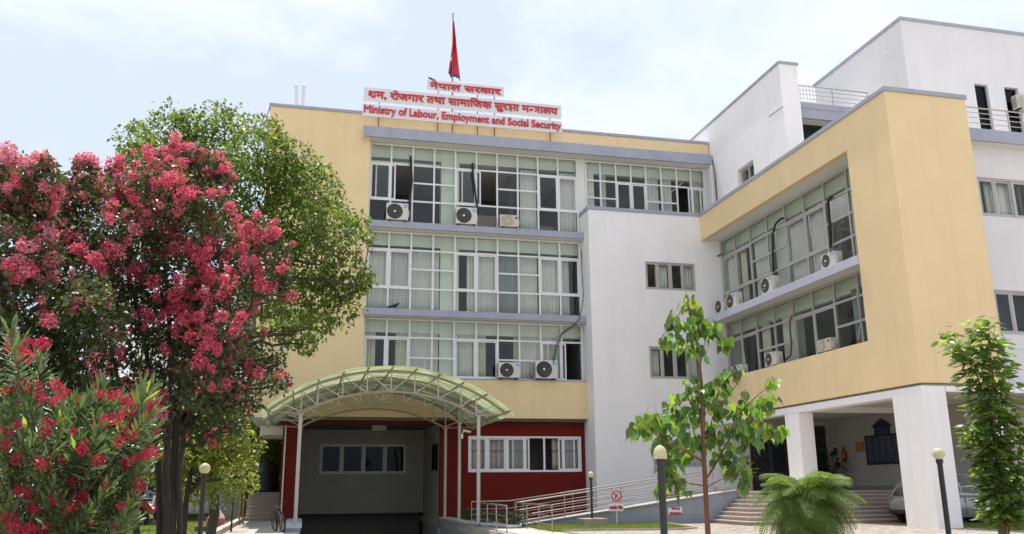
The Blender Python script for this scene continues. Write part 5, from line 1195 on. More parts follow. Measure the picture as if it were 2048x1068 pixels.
# ================================================================== vehicles and small things
def car(label, loc, rz, paint, suv=True, Ln=4.6, W_=1.84, Hh=1.62, name='parked_car', flash=None):
    """rear at -x, front at +x, wheels on z=0; body lofted from half profiles"""
    t = thing(name, label, 'car', loc, rz)
    def loft(rows, mname, m, smooth=True):
        vs = []; fs = []; n = len(rows[0])
        for r in rows: vs += r
        for i in range(len(rows) - 1):
            for j in range(n - 1): a = i * n + j; fs.append((a, a + 1, a + n + 1, a + n))
        fs.append(tuple(range(n - 1, -1, -1))); fs.append(tuple((len(rows) - 1) * n + j for j in range(n)))
        mb = MB(); mb.add(vs, fs, smooth); o = mb.build(mname, m, t, fix=True); return o
    hL = Ln / 2; hw = W_ / 2
    # lower body: stations along x with (bottom z, waist z, width factor)
    st = [(-hL, .52, .80, .72), (-hL + .06, .38, .95, .84), (-hL + .25, .30, 1.02, .95), (-hL + .6, .26, 1.05, 1.0), (-0.6, .24, 1.02, 1.0), (0.5, .24, 1.0, 1.0), (hL - 1.15, .25, .99, 1.0), (hL - .7, .28, .95, .97), (hL - .25, .32, .86, .88), (hL - .05, .38, .72, .74), (hL, .48, .62, .60)]
    rows = []
    for x, zb, zw, k in st:
        w = hw * k; zm = (zb + zw) / 2
        rows.append([(x, -w * .90, zb), (x, -w * .985, zb + .10), (x, -w, zm), (x, -w * .975, zw - .12), (x, -w * .90, zw), (x, -w * .4, zw + .02), (x, w * .4, zw + .02), (x, w * .90, zw), (x, w * .975, zw - .12), (x, w, zm), (x, w * .985, zb + .10), (x, w * .90, zb)])
    body = loft(rows, 'body', paint)
    # cut the wheel arches out by dark arch discs set into the side
    wx = (-hL + .82, hL - .86)
    cab = [(-hL + .16, .98, .02), (-hL + .42, 1.0, .48), (-hL + .75, 1.02, .585), (-0.3, 1.02, .62), (0.35, 1.01, .60), (0.75, 1.0, .46), (hL - .98, .99, .05)]
    rows = []
    for x, z0, h in cab:
        zt = z0 + h * (Hh - 1.02) / .62; wt = hw * (.90 - .24 * min(1, h / .6)); wb2 = hw * .895
        rows.append([(x, -wb2, z0 - .02), (x, -(wb2 + wt) / 2, (z0 + zt) / 2 + .02), (x, -wt, zt - .03), (x, -wt * .85, zt), (x, wt * .85, zt), (x, wt, zt - .03), (x, (wb2 + wt) / 2, (z0 + zt) / 2 + .02), (x, wb2, z0 - .02)])
    loft(rows, 'roof', paint)
    for s in (-1, 1):
        def sidept(x, f):                      # point on the cabin flank, f 0 bottom .. 1 top
            for i in range(len(cab) - 1):
                if cab[i][0] <= x <= cab[i + 1][0]:
                    q = (x - cab[i][0]) / (cab[i + 1][0] - cab[i][0]); z0 = cab[i][1] + q * (cab[i + 1][1] - cab[i][1]); h = cab[i][2] + q * (cab[i + 1][2] - cab[i][2]); break
            zt = z0 + h * (Hh - 1.02) / .62 - .03; wt = hw * (.90 - .24 * min(1, h / .6)); wb2 = hw * .895
            y = wb2 + (wt - wb2) * f; z = z0 + (zt - z0) * f + .02 * math.sin(f * PI); return (x, s * (y + .012 + .012 * math.sin(f * PI)), z)
        for nm, xa, xb2, ta, tb in (('side_window', -hL + .62, -0.32, .14, .0), ('side_window', -0.24, 0.72, .0, .34)):
            P = [sidept(xa, .14), sidept(xb2, .14), sidept(xb2 - tb, .86), sidept(xa + ta, .86)]
            Q = [(p[0], p[1] - s * .02, p[2]) for p in P]; MB().add(P + Q, [(0, 1, 2, 3), (7, 6, 5, 4), (0, 4, 5, 1), (1, 5, 6, 2), (2, 6, 7, 3), (3, 7, 4, 0)]).build(nm, M['carglass'], t, fix=True)
        for x in (-0.28, 0.78, -1.12):
            MB().box(x - .006, x + .006, s * hw * .985, s * hw * 1.004, .36, .96).build('door_seam', M['black'], t)
        for x in (-1.02, 0.0):
            MB().tube([(x - .09, s * (hw + .012), .86), (x, s * (hw + .03), .87), (x + .09, s * (hw + .012), .86)], .016, 8).build('handle', M['rim'], t)
        if suv: MB().tube([(-hL + .5, s * hw * .62, Hh - .01), (-hL + .75, s * hw * .63, Hh + .045), (0.4, s * hw * .63, Hh + .04), (0.75, s * hw * .62, Hh - .05)], .018, 8).build('roof_rail', M['rim'], t)
        MB().hexa([(-hL - .01, s * hw * .62, .80), (-hL + .28, s * hw * .97, .80), (-hL + .26, s * hw * .90, .80), (-hL + .02, s * hw * .60, .80), (-hL + .02, s * hw * .62, .98), (-hL + .26, s * hw * .97, .97), (-hL + .26, s * hw * .9, .97), (-hL + .05, s * hw * .6, .98)]).build('tail_light', M['taillight'], t, fix=True)
        MB().hexa([(hL - .32, s * hw * .93, .66), (hL - .05, s * hw * .66, .60), (hL - .07, s * hw * .6, .60), (hL - .32, s * hw * .8, .66), (hL - .34, s * hw * .93, .80), (hL - .10, s * hw * .66, .74), (hL - .12, s * hw * .6, .74), (hL - .34, s * hw * .8, .80)]).build('headlight', M['sign'], t, fix=True)
        MB().tube([(0.62, s * hw * .9, .98), (0.60, s * (hw + .12), 1.02)], .05, 8).build('side_mirror', paint, t)
        for x in wx:
            MB().lathe([(0.0, 0), (.375, 0), (.385, -.02), (.375, -.05), (0, -.05)], (x, s * (hw * 1.0 + .006) if s < 0 else hw * 1.0 - .006, .36), 28, 'y').build('wheel_arch', M['black'], t)
            w = node('wheel', t); w.location = (x, s * (hw - .06), .34)
            MB().lathe([(.20, -.10), (.30, -.115), (.335, -.09), (.34, 0), (.335, .09), (.30, .115), (.20, .10)], (0, 0, 0), 32, 'y').build('tyre', M['tyre'], w)
            mb = MB(); mb.lathe([(.215, .06), (.215, .10), (.195, .10), (.19, .06)], (0, 0, 0), 28, 'y').lathe([(.215, -.06), (.215, -.10), (.195, -.10), (.19, -.06)], (0, 0, 0), 28, 'y').lathe([(0.0, .105), (.05, .105), (.05, .05)], (0, 0, 0), 16, 'y').lathe([(0.0, -.105), (.05, -.105), (.05, -.05)], (0, 0, 0), 16, 'y')
            for k in range(5):
                a = 2 * PI * k / 5
                for yy in (.085, -.085): mb.bar((.03 * math.cos(a), yy, .03 * math.sin(a)), (.20 * math.cos(a), yy, .20 * math.sin(a)), .045, .03)
            mb.build('rim', M['rim'], w)
    MB().hexa([(-hL + .13, -hw * .72, 1.02), (-hL + .15, hw * .72, 1.02), (-hL + .22, hw * .72, 1.02), (-hL + .2, -hw * .72, 1.02), (-hL + .36, -hw * .58, 1.40), (-hL + .36, hw * .58, 1.40), (-hL + .42, hw * .58, 1.40), (-hL + .42, -hw * .58, 1.40)]).build('rear_window', M['carglass'], t, fix=True)
    MB().box(-hL - .03, -hL + .25, -hw * .80, hw * .80, .36, .52).build('bumper', M['black'], t, bevel=.03)
    MB().box(hL - .2, hL + .02, -hw * .60, hw * .60, .30, .46).build('bumper', M['black'], t, bevel=.03)
    return t
rc = onY(1791, 1000, 29.2)
car('silver crossover parked under the wing behind the big white column', (rc.x + 2.3, 28.9, 0.0), 0.0, M['carpaint'], Hh=1.72)
# vehicles beyond the low garden wall at the left
car('white car with a red body panel parked beyond the grey wall', (onY(285, 1000, 40).x - 1.6, 40.6, 0.0), 0.35, M['carwhite'], suv=False, Hh=1.46, Ln=4.3)
def scooter(label, loc, rz):
    t = thing('scooter', label, 'scooter', loc, rz)
    for x in (-.62, .62):
        w = node('wheel', t); w.location = (x, 0, .25)
        MB().lathe([(.17, -.05), (.24, -.05), (.26, 0), (.24, .05), (.17, .05)], n=22, axis='y').build('tyre', M['tyre'], w); MB().lathe([(0, .03), (.17, .04), (.17, -.04), (0, -.03)], n=18, axis='y').build('rim', M['rim'], w)
    MB().tube([(-.75, 0, .62), (-.45, 0, .60), (-.1, 0, .42), (.2, 0, .30), (.42, 0, .5), (.5, 0, .85)], [.10, .17, .14, .10, .09, .08], 10).build('body', M['redwhite'], t)
    MB().box(-.72, -.02, -.13, .13, .70, .80).build('seat', M['black'], t, bevel=.04)
    MB().hexa([(.36, -.2, .35), (.46, -.2, .35), (.46, .2, .35), (.36, .2, .35), (.5, -.17, .9), (.58, -.17, .9), (.58, .17, .9), (.5, .17, .9)]).build('front_shield', M['carwhite'], t, bevel=.03)
    MB().tube([(.62, 0, .25), (.5, 0, .95)], .03, 8).build('fork', M['rim'], t); MB().tube([(.42, -.34, 1.02), (.5, -.1, .98), (.5, .1, .98), (.42, .34, 1.02)], .02, 8).build('handlebar', M['black'], t)
    MB().lathe([(0, .03), (.08, .02), (.09, -.03)], (.58, 0, .93), 14, 'x').build('headlight', M['sign'], t); MB().lathe([(0, 0), (.06, .01), (.065, .02), (0, .02)], (.42, -.36, 1.2), 12, 'x').build('side_mirror', M['black'], t)
    return t
q = onY(283, 990, 33.5); scooter('red and white scooter parked behind the low grey garden wall', (q.x, 35.5, 0.35), 1.2)
def van(label, loc, rz, wl=1.9, ln=4.2): pass
car('white car parked far behind the low wall, left of the lime green tree', (onY(352, 1000, 44).x, 46.5, 0.1), 1.0, M['carwhite'], suv=False, Hh=1.48, Ln=4.2)
# low grey garden wall
def wallrun(name, label, a, b, h, m, cop):
    A_ = Vector(a); B_ = Vector(b); t = thing(name, label, 'wall', a); d = B_ - A_; n = max(1, int(d.length / 1.5))
    for i in range(n):
        p = d * (i / n) + d.normalized() * .012; q2 = d * ((i + 1) / n) - d.normalized() * .012
        MB().bar(p + Vector((0, 0, h / 2)), q2 + Vector((0, 0, h / 2)), .14, h).build('panel', m, t)
        MB().bar(q2 + d.normalized() * .012 + Vector((0, 0, h / 2 + .02)), q2 + d.normalized() * .09 + Vector((0, 0, h / 2 + .02)), .20, h + .06).build('wall_post', m, t)
    MB().bar(Vector((0, 0, h + .06)), d + Vector((0, 0, h + .06)), .22, .07).build('coping', cop, t); return t
wallrun('garden_wall', 'low grey panelled concrete wall behind the left lawn and its trees', (-13.5, 27.0, 0), (-5.2, 43.5, 0), 0.95, M['slategrey'], M['slab'])
wallrun('boundary_wall', 'dark boundary wall at the far end of the left lawn', (-8.5, 47.0, 0), (-2.95, 47.0, 0), 1.4, M['concrete'], M['slab'])
# sack and rubble heap
q = onZ(432, 1027, 0)
Ysk = 36.0; q = onY(432, 1024, Ysk)
sk = thing('cement_sack', 'pale sack with red print slumped on the left lawn', 'sack', (q.x, Ysk, 0.0))
MB().tube([(0, 0, .02), (.0, 0, .18), (.03, 0, .45), (-.02, .02, .72), (.04, 0, .86)], [.30, .36, .30, .16, .10], 12).build('sack_body', M['sack'], sk); MB().tube([(0, -.02, .12), (.02, -.02, .40)], [.368, .325], 12, caps=False).build('printed_band', M['sackred'], sk)
q = onY(462, 1034, 33.0); cl = thing('garden_hose', 'brown garden hose coiled on the grass by the sapling', 'hose', (-3.15, 33.0, .03))
MB().tube([(.26 * math.cos(a) * (1 + .1 * math.sin(3 * a)), .25 * math.sin(a), .04 + .008 * a) for a in [i * .3 for i in range(60)]], .035, 6).build('hose_coil', M['twig'], cl)
# bicycle leaning at the red wall
def bicycle(label, loc, rz, lean):
    t = thing('bicycle', label, 'bicycle', loc, rz); t.rotation_euler = (lean, 0, rz)
    R = .33
    for x in (-.52, .52):
        w = node('wheel', t); w.location = (x, 0, R)
        mb = MB(); mb.tube([(R * math.cos(a), 0, R * math.sin(a)) for a in [2 * PI * i / 36 for i in range(37)]], .032, 8, caps=False); mb.build('tyre', M['tyre'], w)
        mb = MB(); mb.tube([((R - .03) * math.cos(a), 0, (R - .03) * math.sin(a)) for a in [2 * PI * i / 36 for i in range(37)]], .010, 6, caps=False)
        mb.build('rim', M['steeldull'], w); mb = MB()
        for k in range(16): a = 2 * PI * k / 16; mb.tube([(0, .02 * (-1) ** k, 0), ((R - .03) * math.cos(a), 0, (R - .03) * math.sin(a))], .0025, 4)
        mb.build('spoke', M['steeldull'], w); MB().tube([(0, -.05, 0), (0, .05, 0)], .025, 8).build('hub', M['steeldull'], w)
    bb = (-.08, 0, .30); seat = (-.22, 0, .82); head = (.34, 0, .84); hb = (.38, 0, .70)
    mb = MB()
    for a, b, r in ((bb, seat, .018), (bb, hb, .022), (seat, head, .018), (head, hb, .022)): mb.tube([a, b], r, 8)
    for s in (-.05, .05): mb.tube([(bb[0], s * .6, bb[2]), (-.52, s, R)], .011, 6).tube([(seat[0], s * .5, seat[2] - .06), (-.52, s, R)], .010, 6)
    mb.build('frame', M['bikered'], t)
    mb = MB()
    for s in (-.055, .055): mb.tube([(hb[0], s, hb[2]), (.47, s, .5), (.52, s, R)], .013, 6)
    mb.build('fork', M['steeldull'], t)
    MB().tube([(head[0] - .01, 0, head[2] - .05), (.36, 0, .98)], .016, 8).tube([(.30, -.31, 1.0), (.38, -.2, 1.0), (.38, .2, 1.0), (.30, .31, 1.0)], .015, 8).build('handlebar', M['black'], t)
    for s in (-1, 1): MB().tube([(.30, s * .31, 1.0), (.22, s * .33, .995)], .022, 8).build('grip', M['blackrub'], t)
    MB().tube([seat, (-.25, 0, .93)], .014, 8).build('seat_post', M['steeldull'], t)
    MB().hexa([(-.40, -.08, .93), (-.10, -.02, .93), (-.10, .02, .93), (-.40, .08, .93), (-.40, -.09, .98), (-.10, -.02, .97), (-.10, .02, .97), (-.40, .09, .98)]).build('saddle', M['black'], t, bevel=.015)
    MB().lathe([(.09, -.004), (.10, 0), (.09, .004)], (bb[0], -.04, bb[2]), 24, 'y').build('chainring', M['black'], t)
    for s in (-1, 1): MB().tube([(bb[0], s * .05, bb[2]), (bb[0] + s * .10, s * .07, bb[2] - s * .13)], .012, 6).box(bb[0] + s * .10 - .05, bb[0] + s * .10 + .05, s * .07, s * .15, bb[2] - s * .13 - .01, bb[2] - s * .13 + .01).build('pedal', M['black'], t)
    return t
q = onY(566, 1056, 35.0)
bicycle('dark maroon bicycle leaning beside the red wall and left canopy post', (-0.60, 33.0, 0.0), -PI / 2 + .28, .12)
# bamboo poles standing at the building corner
for (x0, y0, x1, y1, lab) in ((492, 930, 512, 600, 'taller dry bamboo pole leaning at the yellow corner'), (486, 925, 503, 640, 'shorter dry bamboo pole at the left of its twin')):
    a = onY(x0, y0, 43.6); b = onY(x1, y1, 42.6); a = Vector((a.x, 43.6, 0)); t = thing('bamboo_pole', lab, 'pole', a); mb = MB(); k = 14; d = b - a
    pts = []; rs = []
    for i in range(k * 3 + 1): pts.append(d * (i / (k * 3))); rs.append(.05 if i % 3 else .058)
    MB().tube(pts, rs, 8).build('culm', M['bamboo'], t)
    for i in range(3, k * 3, 6): MB().tube([d * (i / (k * 3)), d * (i / (k * 3)) + Vector((.25, -.1, .12))], .012, 5).build('twig', M['bamboo'], t)
# neighbouring buildings beyond the garden
nbld = thing('neighbour_tower', 'distant dark glazed tower with white side wall, left of the yellow block', 'building', (0, 0, 0))
a = onY(487, 700, 62); b = onY(517, 700, 62)
box('wall', M['white'], nbld, a.x - 4.5, a.x - 0.02, 62, 74, 0, 16.5); box('core', M['towerglass'], nbld, a.x, b.x + 2.0, 62.3, 74, 0, 15.6)
for i in range(12): box('glass_panel', M['towerglass'], nbld, a.x + .02, b.x + 1.98, 62.2, 62.29, 1.3 * i + .06, 1.3 * i + 1.24)
for i in range(1, 12): box('floor_band', M['alugrey'], nbld, a.x + .02, b.x + 1.98, 62.12, 62.19, 1.3 * i - .03, 1.3 * i + .03)
nw = thing('neighbour_house', 'pale neighbouring house glimpsed between the trees at the left', 'building', (0, 0, 0))
a = onY(270, 700, 66); b = onY(420, 700, 66)
add_wall('wall', M['white'], nw, Pl('Y', 66), a.x, b.x, 0, 12.5, [(a.x + 1 + 2.4 * i, a.x + 2.3 + 2.4 * i, z, z + 1.5) for i in range(2) for z in (1.2, 4.6, 8.2)], .3)
box('roof', M['concrete'], nw, a.x - .3, b.x + .3, 65.7, 76, 12.502, 12.8); box('back_wall', M['room'], nw, a.x, b.x, 67, 67.2, 0, 12.4)
for i in range(2):
    for z in (1.2, 4.6, 8.2): window_grid('window', nw, Pl('Y', 66.05), [a.x + 1 + 2.4 * i, a.x + 1.65 + 2.4 * i, a.x + 2.3 + 2.4 * i], [z + 1.5, z], [], fm=M['alugrey'], gm=M['glassdark'], bw=.07)
# ================================================================== plants
def fast_mesh(name, V, nper, m, smooth=False):
    """V: (n, nper, 3) polygons that share no vertices"""
    n = len(V); me = bpy.data.meshes.new(name); me.vertices.add(n * nper); me.vertices.foreach_set('co', np.ascontiguousarray(V, dtype=np.float32).reshape(-1))
    me.loops.add(n * nper); me.loops.foreach_set('vertex_index', np.arange(n * nper, dtype=np.int32)); me.polygons.add(n); me.polygons.foreach_set('loop_start', np.arange(0, n * nper, nper, dtype=np.int32))
    for mm in (m if isinstance(m, (list, tuple)) else [m]): me.materials.append(mm)
    me.update(calc_edges=True); return me
def unit(a): return a / np.maximum(1e-9, np.linalg.norm(a, axis=-1, keepdims=True))
def leaf_polys(P, D, size, wid, r, fold=0.25):
    """leaves at P pointing along D: each one a folded kite of two triangles sharing the midrib, as 6-vertex pairs"""
    n = len(P); up = unit(r.normal(size=(n, 3)) * 0.7 + np.array([0, 0, 1.0])); S = unit(np.cross(D, up)); U = np.cross(S, D)
    size = size[:, None]; w = size * wid
    b = P; tip = P + D * size - U * size * 0.12; l = P + D * size * 0.45 + S * w + U * w * fold; q = P + D * size * 0.45 - S * w + U * w * fold
    return np.stack([b, l, tip, q], axis=1)
def leaf_mesh(name, P, D, size, wid, m, r):
    V = leaf_polys(P, D, size, wid, r); return fast_mesh(name, V, 4, m)
def clump_points(cl, per, r, shell=0.55, flat=1.0):
    """cl: list of (center, radius); points in the outer part of each lumpy ball, with holes"""
    out = []; nor = []
    for c, R in cl:
        n = int(per * R * R)
        d = unit(r.normal(size=(n, 3))); ph = r.uniform(0, 6.28, 6)
        lump = 1 + 0.20 * np.sin(d[:, 0] * 4.1 + ph[0]) * np.sin(d[:, 1] * 4.7 + ph[1]) + 0.16 * np.sin(d[:, 2] * 6.3 + ph[2] + 3 * d[:, 0]) + 0.10 * np.sin(d[:, 0] * 11 + ph[3]) * np.sin(d[:, 2] * 12 + ph[4])
        rad = R * lump * (shell + (1 - shell) * r.uniform(0, 1, n) ** 0.5)
        p = np.asarray(c)[None] + d * rad[:, None] * np.array([1, 1, flat])
        gap = np.sin(d[:, 0] * 7 + ph[5]) * np.sin(d[:, 1] * 8 + ph[3]) * np.sin(d[:, 2] * 7 + ph[1]); keep = gap > -0.42
        out.append(p[keep]); nor.append(d[keep])
    return np.concatenate(out), np.concatenate(nor)
def px_clumps(L_, Y, dy, r):
    out = []
    for it in L_:
        px, py, rp_ = it[:3]; y = Y + (it[3] if len(it) > 3 else r.uniform(-dy, dy)); p = onY(px, py, y); out.append((np.array(p), rp_ * y / FOC))
    return out
def branch_path(a, b, r, wob=0.08, n=5, sag=0.0):
    a = np.asarray(a, float); b = np.asarray(b, float); L_ = np.linalg.norm(b - a); out = []
    for i in range(n + 1):
        t = i / n; p = a + (b - a) * t + (r.normal(size=3) * wob * L_ * math.sin(PI * t) if 0 < i < n else 0); p[2] += sag * L_ * math.sin(PI * t); out.append(tuple(p))
    return out
def tree(name, label, group, base, forks, clumps, leaf, per, size, wid, r, trunk_r, m_bark, crown_name='crown', shell=0.5, droop=0.5, nsub=3):
    """forks: list of main stems, each a list of points; limbs go from the nearest stem point to each clump"""
    t = thing(name, label, 'tree', base, 0, group); B = np.array(base)
    nodes = []
    for k, st in enumerate(forks):
        st = [np.array(p, float) for p in st]; rr = np.linspace(trunk_r[k][0], trunk_r[k][1], len(st))
        # round off the stem by inserting midpoints with a little wander
        pts = []; rs = []
        for i in range(len(st) - 1):
            for j in range(3):
                q = j / 3; pts.append(st[i] * (1 - q) + st[i + 1] * q + (r.normal(size=3) * rr[i] * 0.25 if j else 0)); rs.append(rr[i] * (1 - q) + rr[i + 1] * q)
        pts.append(st[-1]); rs.append(rr[-1])
        MB().tube([tuple(p - B) for p in pts], rs, 9).build('trunk', m_bark, t)
        nodes += [(p, q) for p, q in zip(pts, rs)][len(pts) // 3:]
    br = MB()
    for c, R in clumps:
        best = min(nodes, key=lambda q: np.linalg.norm(q[0] - c) + 1.5 * max(0, q[0][2] - c[2] + 0.3)); d = np.linalg.norm(best[0] - c)
        r0 = min(best[1] * 0.75, 0.02 + 0.025 * d)
        path = branch_path(best[0] - B, c - B, r, 0.07, 5, 0.04); br.tube(path, list(np.linspace(r0, 0.014, 6)), 6)
        for k in range(nsub + int(R * 2)):
            dd = unit(r.normal(size=3)); e = c - B + dd * R * 0.8; s0 = np.array(path[3 + (k % 3)]); br.tube(branch_path(s0, e, r, 0.10, 3), [0.02, 0.014, 0.009, 0.005], 5)
    tag(br.build('branches', m_bark, t), kind='stuff')
    P, Nn = clump_points(clumps, per, r, shell)
    D = unit(Nn * 0.5 + r.normal(size=P.shape) * 0.8 + np.array([0, 0, -droop])); sz = r.uniform(size * 0.6, size * 1.25, len(P))
    me = leaf_mesh(crown_name, P - B, D, sz, wid, leaf, r); o = bpy.data.objects.new(crown_name, me); link(o, t)
    return t
def blossoms(parent, base, pts, sizes, mats, r, part='blossom', limit=300, petals=150, psize=0.36, conic=True):
    """panicles of many small crinkled petals; alike panicles share six meshes; the largest stay single objects, the rest are one mesh"""
    B = np.array(base); protos = []
    for k in range(6):
        d = unit(r.normal(size=(petals, 3))); rad = 0.5 * r.uniform(0.45, 1.0, petals) ** 0.7
        lump = 1 + 0.28 * np.sin(d[:, 0] * 6 + k) * np.sin(d[:, 2] * 7 + 2 * k)
        p = d * (rad * lump)[:, None] * np.array([1, 1, 1.15 if conic else 0.85])
        q = unit(d + r.normal(size=d.shape) * 0.9); s = r.uniform(0.10, 0.20, petals) * psize / 0.32
        protos.append(leaf_polys(p, q, s, 0.55, r, 0.1))
    order = np.argsort(-np.asarray(sizes)); meshes = {}
    rest = [[] for _ in mats]
    for rank, i in enumerate(order):
        k = int(r.integers(6)); mi = int(r.integers(len(mats))) if len(mats) > 1 else 0
        if hasattr(mats, 'pick'): mi = mats.pick(pts[i], r)
        a = r.uniform(0, 6.28); s = sizes[i]
        if rank < limit:
            if (k, mi) not in meshes: meshes[(k, mi)] = fast_mesh(part, protos[k], 4, mats[mi])
            o = bpy.data.objects.new(part, meshes[(k, mi)]); o.location = tuple(pts[i] - B); o.scale = (s, s, s); o.rotation_euler = (r.normal(0, .3), r.normal(0, .3), a); link(o, parent)
        else:
            ca_, sa_ = math.cos(a), math.sin(a); Rm = np.array([[ca_, -sa_, 0], [sa_, ca_, 0], [0, 0, 1]]); rest[mi].append(protos[k] @ Rm.T * s + (pts[i] - B))
    for mi, rr in enumerate(rest):
        if rr:
            o = bpy.data.objects.new('small_' + part + 's', fast_mesh('small_' + part + 's', np.concatenate(rr), 4, mats[mi])); link(o, parent); o['kind'] = 'stuff'

def flowering(clumps, r, per, up=0.25, smin=0.16, smax=0.36, bias=None, thr=-9.0):
    pts = []; sizes = []
    for c, R in clumps:
        n = int(per * R * R * (bias(c) if bias else 1.0))
        d = unit(r.normal(size=(n, 3)) + np.array([0, -0.35, up])); ph = r.uniform(0, 6.28, 3)
        lump = 1 + 0.20 * np.sin(d[:, 0] * 4 + ph[0]) * np.sin(d[:, 1] * 5 + ph[1]); p = c[None] + d * (R * lump * r.uniform(0.85, 1.12, n))[:, None]
        pts.append(p); sizes.append(r.uniform(smin, smax, n))
    P = np.concatenate(pts); S = np.concatenate(sizes)
    f = np.sin(P[:, 0] * 3.1 + 1.3 * np.sin(P[:, 2] * 2.3)) * np.sin(P[:, 2] * 3.7 + 0.9 * np.sin(P[:, 1] * 2.9)) + 0.5 * np.sin(P[:, 0] * 7.3 + P[:, 2] * 5.1) * np.sin(P[:, 1] * 6.1 - P[:, 2] * 4.0)   # bloom comes in patches
    k = f > thr - 0.35 * r.uniform(0, 1, len(P)); return P[k], S[k]

# ---- right crape myrtle, deep rose
r = np.random.default_rng(21); Yc = 17.0
cl1 = px_clumps([(405, 345, 42), (355, 335, 48), (440, 355, 30), (320, 385, 60), (255, 375, 55), (205, 380, 45), (375, 400, 55), (420, 430, 50), (360, 470, 75), (280, 460, 75), (225, 470, 60), (440, 510, 55), (500, 500, 45), (530, 470, 35),
                  (545, 530, 38), (560, 565, 26), (570, 500, 22), (515, 560, 40), (480, 580, 50), (430, 600, 60), (350, 570, 70), (270, 570, 75), (215, 590, 60), (455, 680, 50), (400, 690, 60), (330, 670, 70), (265, 690, 55), (500, 700, 42), (535, 735, 30),
                  (548, 770, 22), (480, 760, 40), (300, 835, 42), (352, 840, 38), (420, 862, 30), (250, 825, 45), (452, 800, 42), (500, 800, 26), (215, 800, 45), (372, 296, 16), (395, 300, 16), (418, 312, 16), (438, 326, 16), (455, 345, 14), (575, 570, 16), (582, 590, 13), (556, 715, 16), (568, 760, 14), (310, 310, 16), (300, 318, 14), (400, 770, 55), (330, 770, 50), (440, 820, 38), (395, 830, 35), (470, 850, 24), (270, 790, 40)], Yc, 1.5, r)
b0 = onY(332, 1150, Yc); base = (b0.x, Yc, 0.0)
def PX(seq, Y): return [np.array(onY(a, b, Y)) for a, b in seq]
def rooted(base, off, seq, Y): return [np.array([base[0] + off, base[1] + off * 0.5, -0.05])] + PX(seq, Y)
forks = [rooted(base, 0.10, [(345, 960), (352, 850), (372, 720), (395, 600), (405, 480), (400, 400)], Yc), rooted(base, -0.10, [(318, 960), (312, 860), (298, 740), (270, 600), (240, 480)], Yc + .2),
         rooted(base, 0.0, [(332, 940), (338, 860), (345, 740), (335, 600), (325, 470)], Yc - .2), rooted(base, 0.22, [(358, 960), (368, 860), (425, 740), (485, 640), (530, 560)], Yc - .1), rooted(base, -0.42, [(268, 970), (262, 880), (240, 780), (215, 660)], Yc + .5)]
t = tree('crape_myrtle_tree', 'tall crape myrtle with deep rose flowers beside the yellow building', 'flowering crape myrtle trees', base, forks, cl1, M['lf_crape'], 2600, 0.105, 0.32, r, [(.085, .03), (.07, .025), (.075, .025), (.055, .02), (.065, .025)], M['bark'], shell=0.35)
def bias1(c):
    x = c[0]; z = c[2]
    return 0.55 if z < 3.4 else (1.5 if x > -2.9 or z > 5.6 else 1.0)
P, S = flowering(cl1, r, 100, 0.30, 0.10, 0.25, bias1, 0.02)
class Mix(list):
    def pick(s, p, r): return 1 if r.uniform() < (0.12 if p[0] > -3.2 else 0.35) else 0
blossoms(t, base, P, S, Mix([M['fl_pink'], M['fl_pale']]), r)
# ---- left crape myrtle, paler
r = np.random.default_rng(22); Yc = 15.5
cl2 = px_clumps([(30, 355, 45), (75, 370, 50), (95, 345, 30), (5, 400, 55), (60, 430, 60), (120, 420, 50), (150, 470, 50), (95, 500, 60), (30, 510, 70), (140, 560, 60), (70, 590, 65), (5, 600, 70), (150, 650, 60), (90, 680, 60), (25, 690, 60), (170, 730, 55), (110, 760, 55), (40, 770, 55), (190, 800, 45), (165, 390, 45), (175, 350, 30), (190, 640, 60), (160, 610, 60), (-50, 420, 70), (-60, 560, 80), (-50, 680, 70), (220, 850, 40), (130, 840, 50)], Yc, 1.3, r)
b0 = onY(150, 1180, Yc); base = (b0.x, Yc + .4, 0.0)
forks = [rooted(base, 0.08, [(165, 960), (150, 820), (110, 680), (85, 540), (75, 420)], Yc + .4), rooted(base, 0.25, [(205, 950), (200, 820), (180, 690), (150, 560)], Yc + .6), rooted(base, -0.2, [(110, 930), (70, 800), (20, 650), (-20, 500)], Yc + .5)]
t = tree('crape_myrtle_tree', 'paler pink crape myrtle at the left above the red oleander', 'flowering crape myrtle trees', base, forks, cl2, M['lf_crape'], 2600, 0.105, 0.32, r, [(.10, .035), (.085, .03), (.085, .03)], M['bark'], shell=0.35)
P, S = flowering(cl2, r, 135, 0.45, 0.10, 0.24, lambda c: 0.16 if c[2] < 4.4 else (1.5 if c[2] > 6.0 else 0.9), -0.08)
class Mix2(list):
    def pick(s, p, r): return 1 if r.uniform() < (0.75 if p[2] > 6.0 else 0.4) else 0
blossoms(t, base, P, S, Mix2([M['fl_pink'], M['fl_pale']]), r, limit=250)
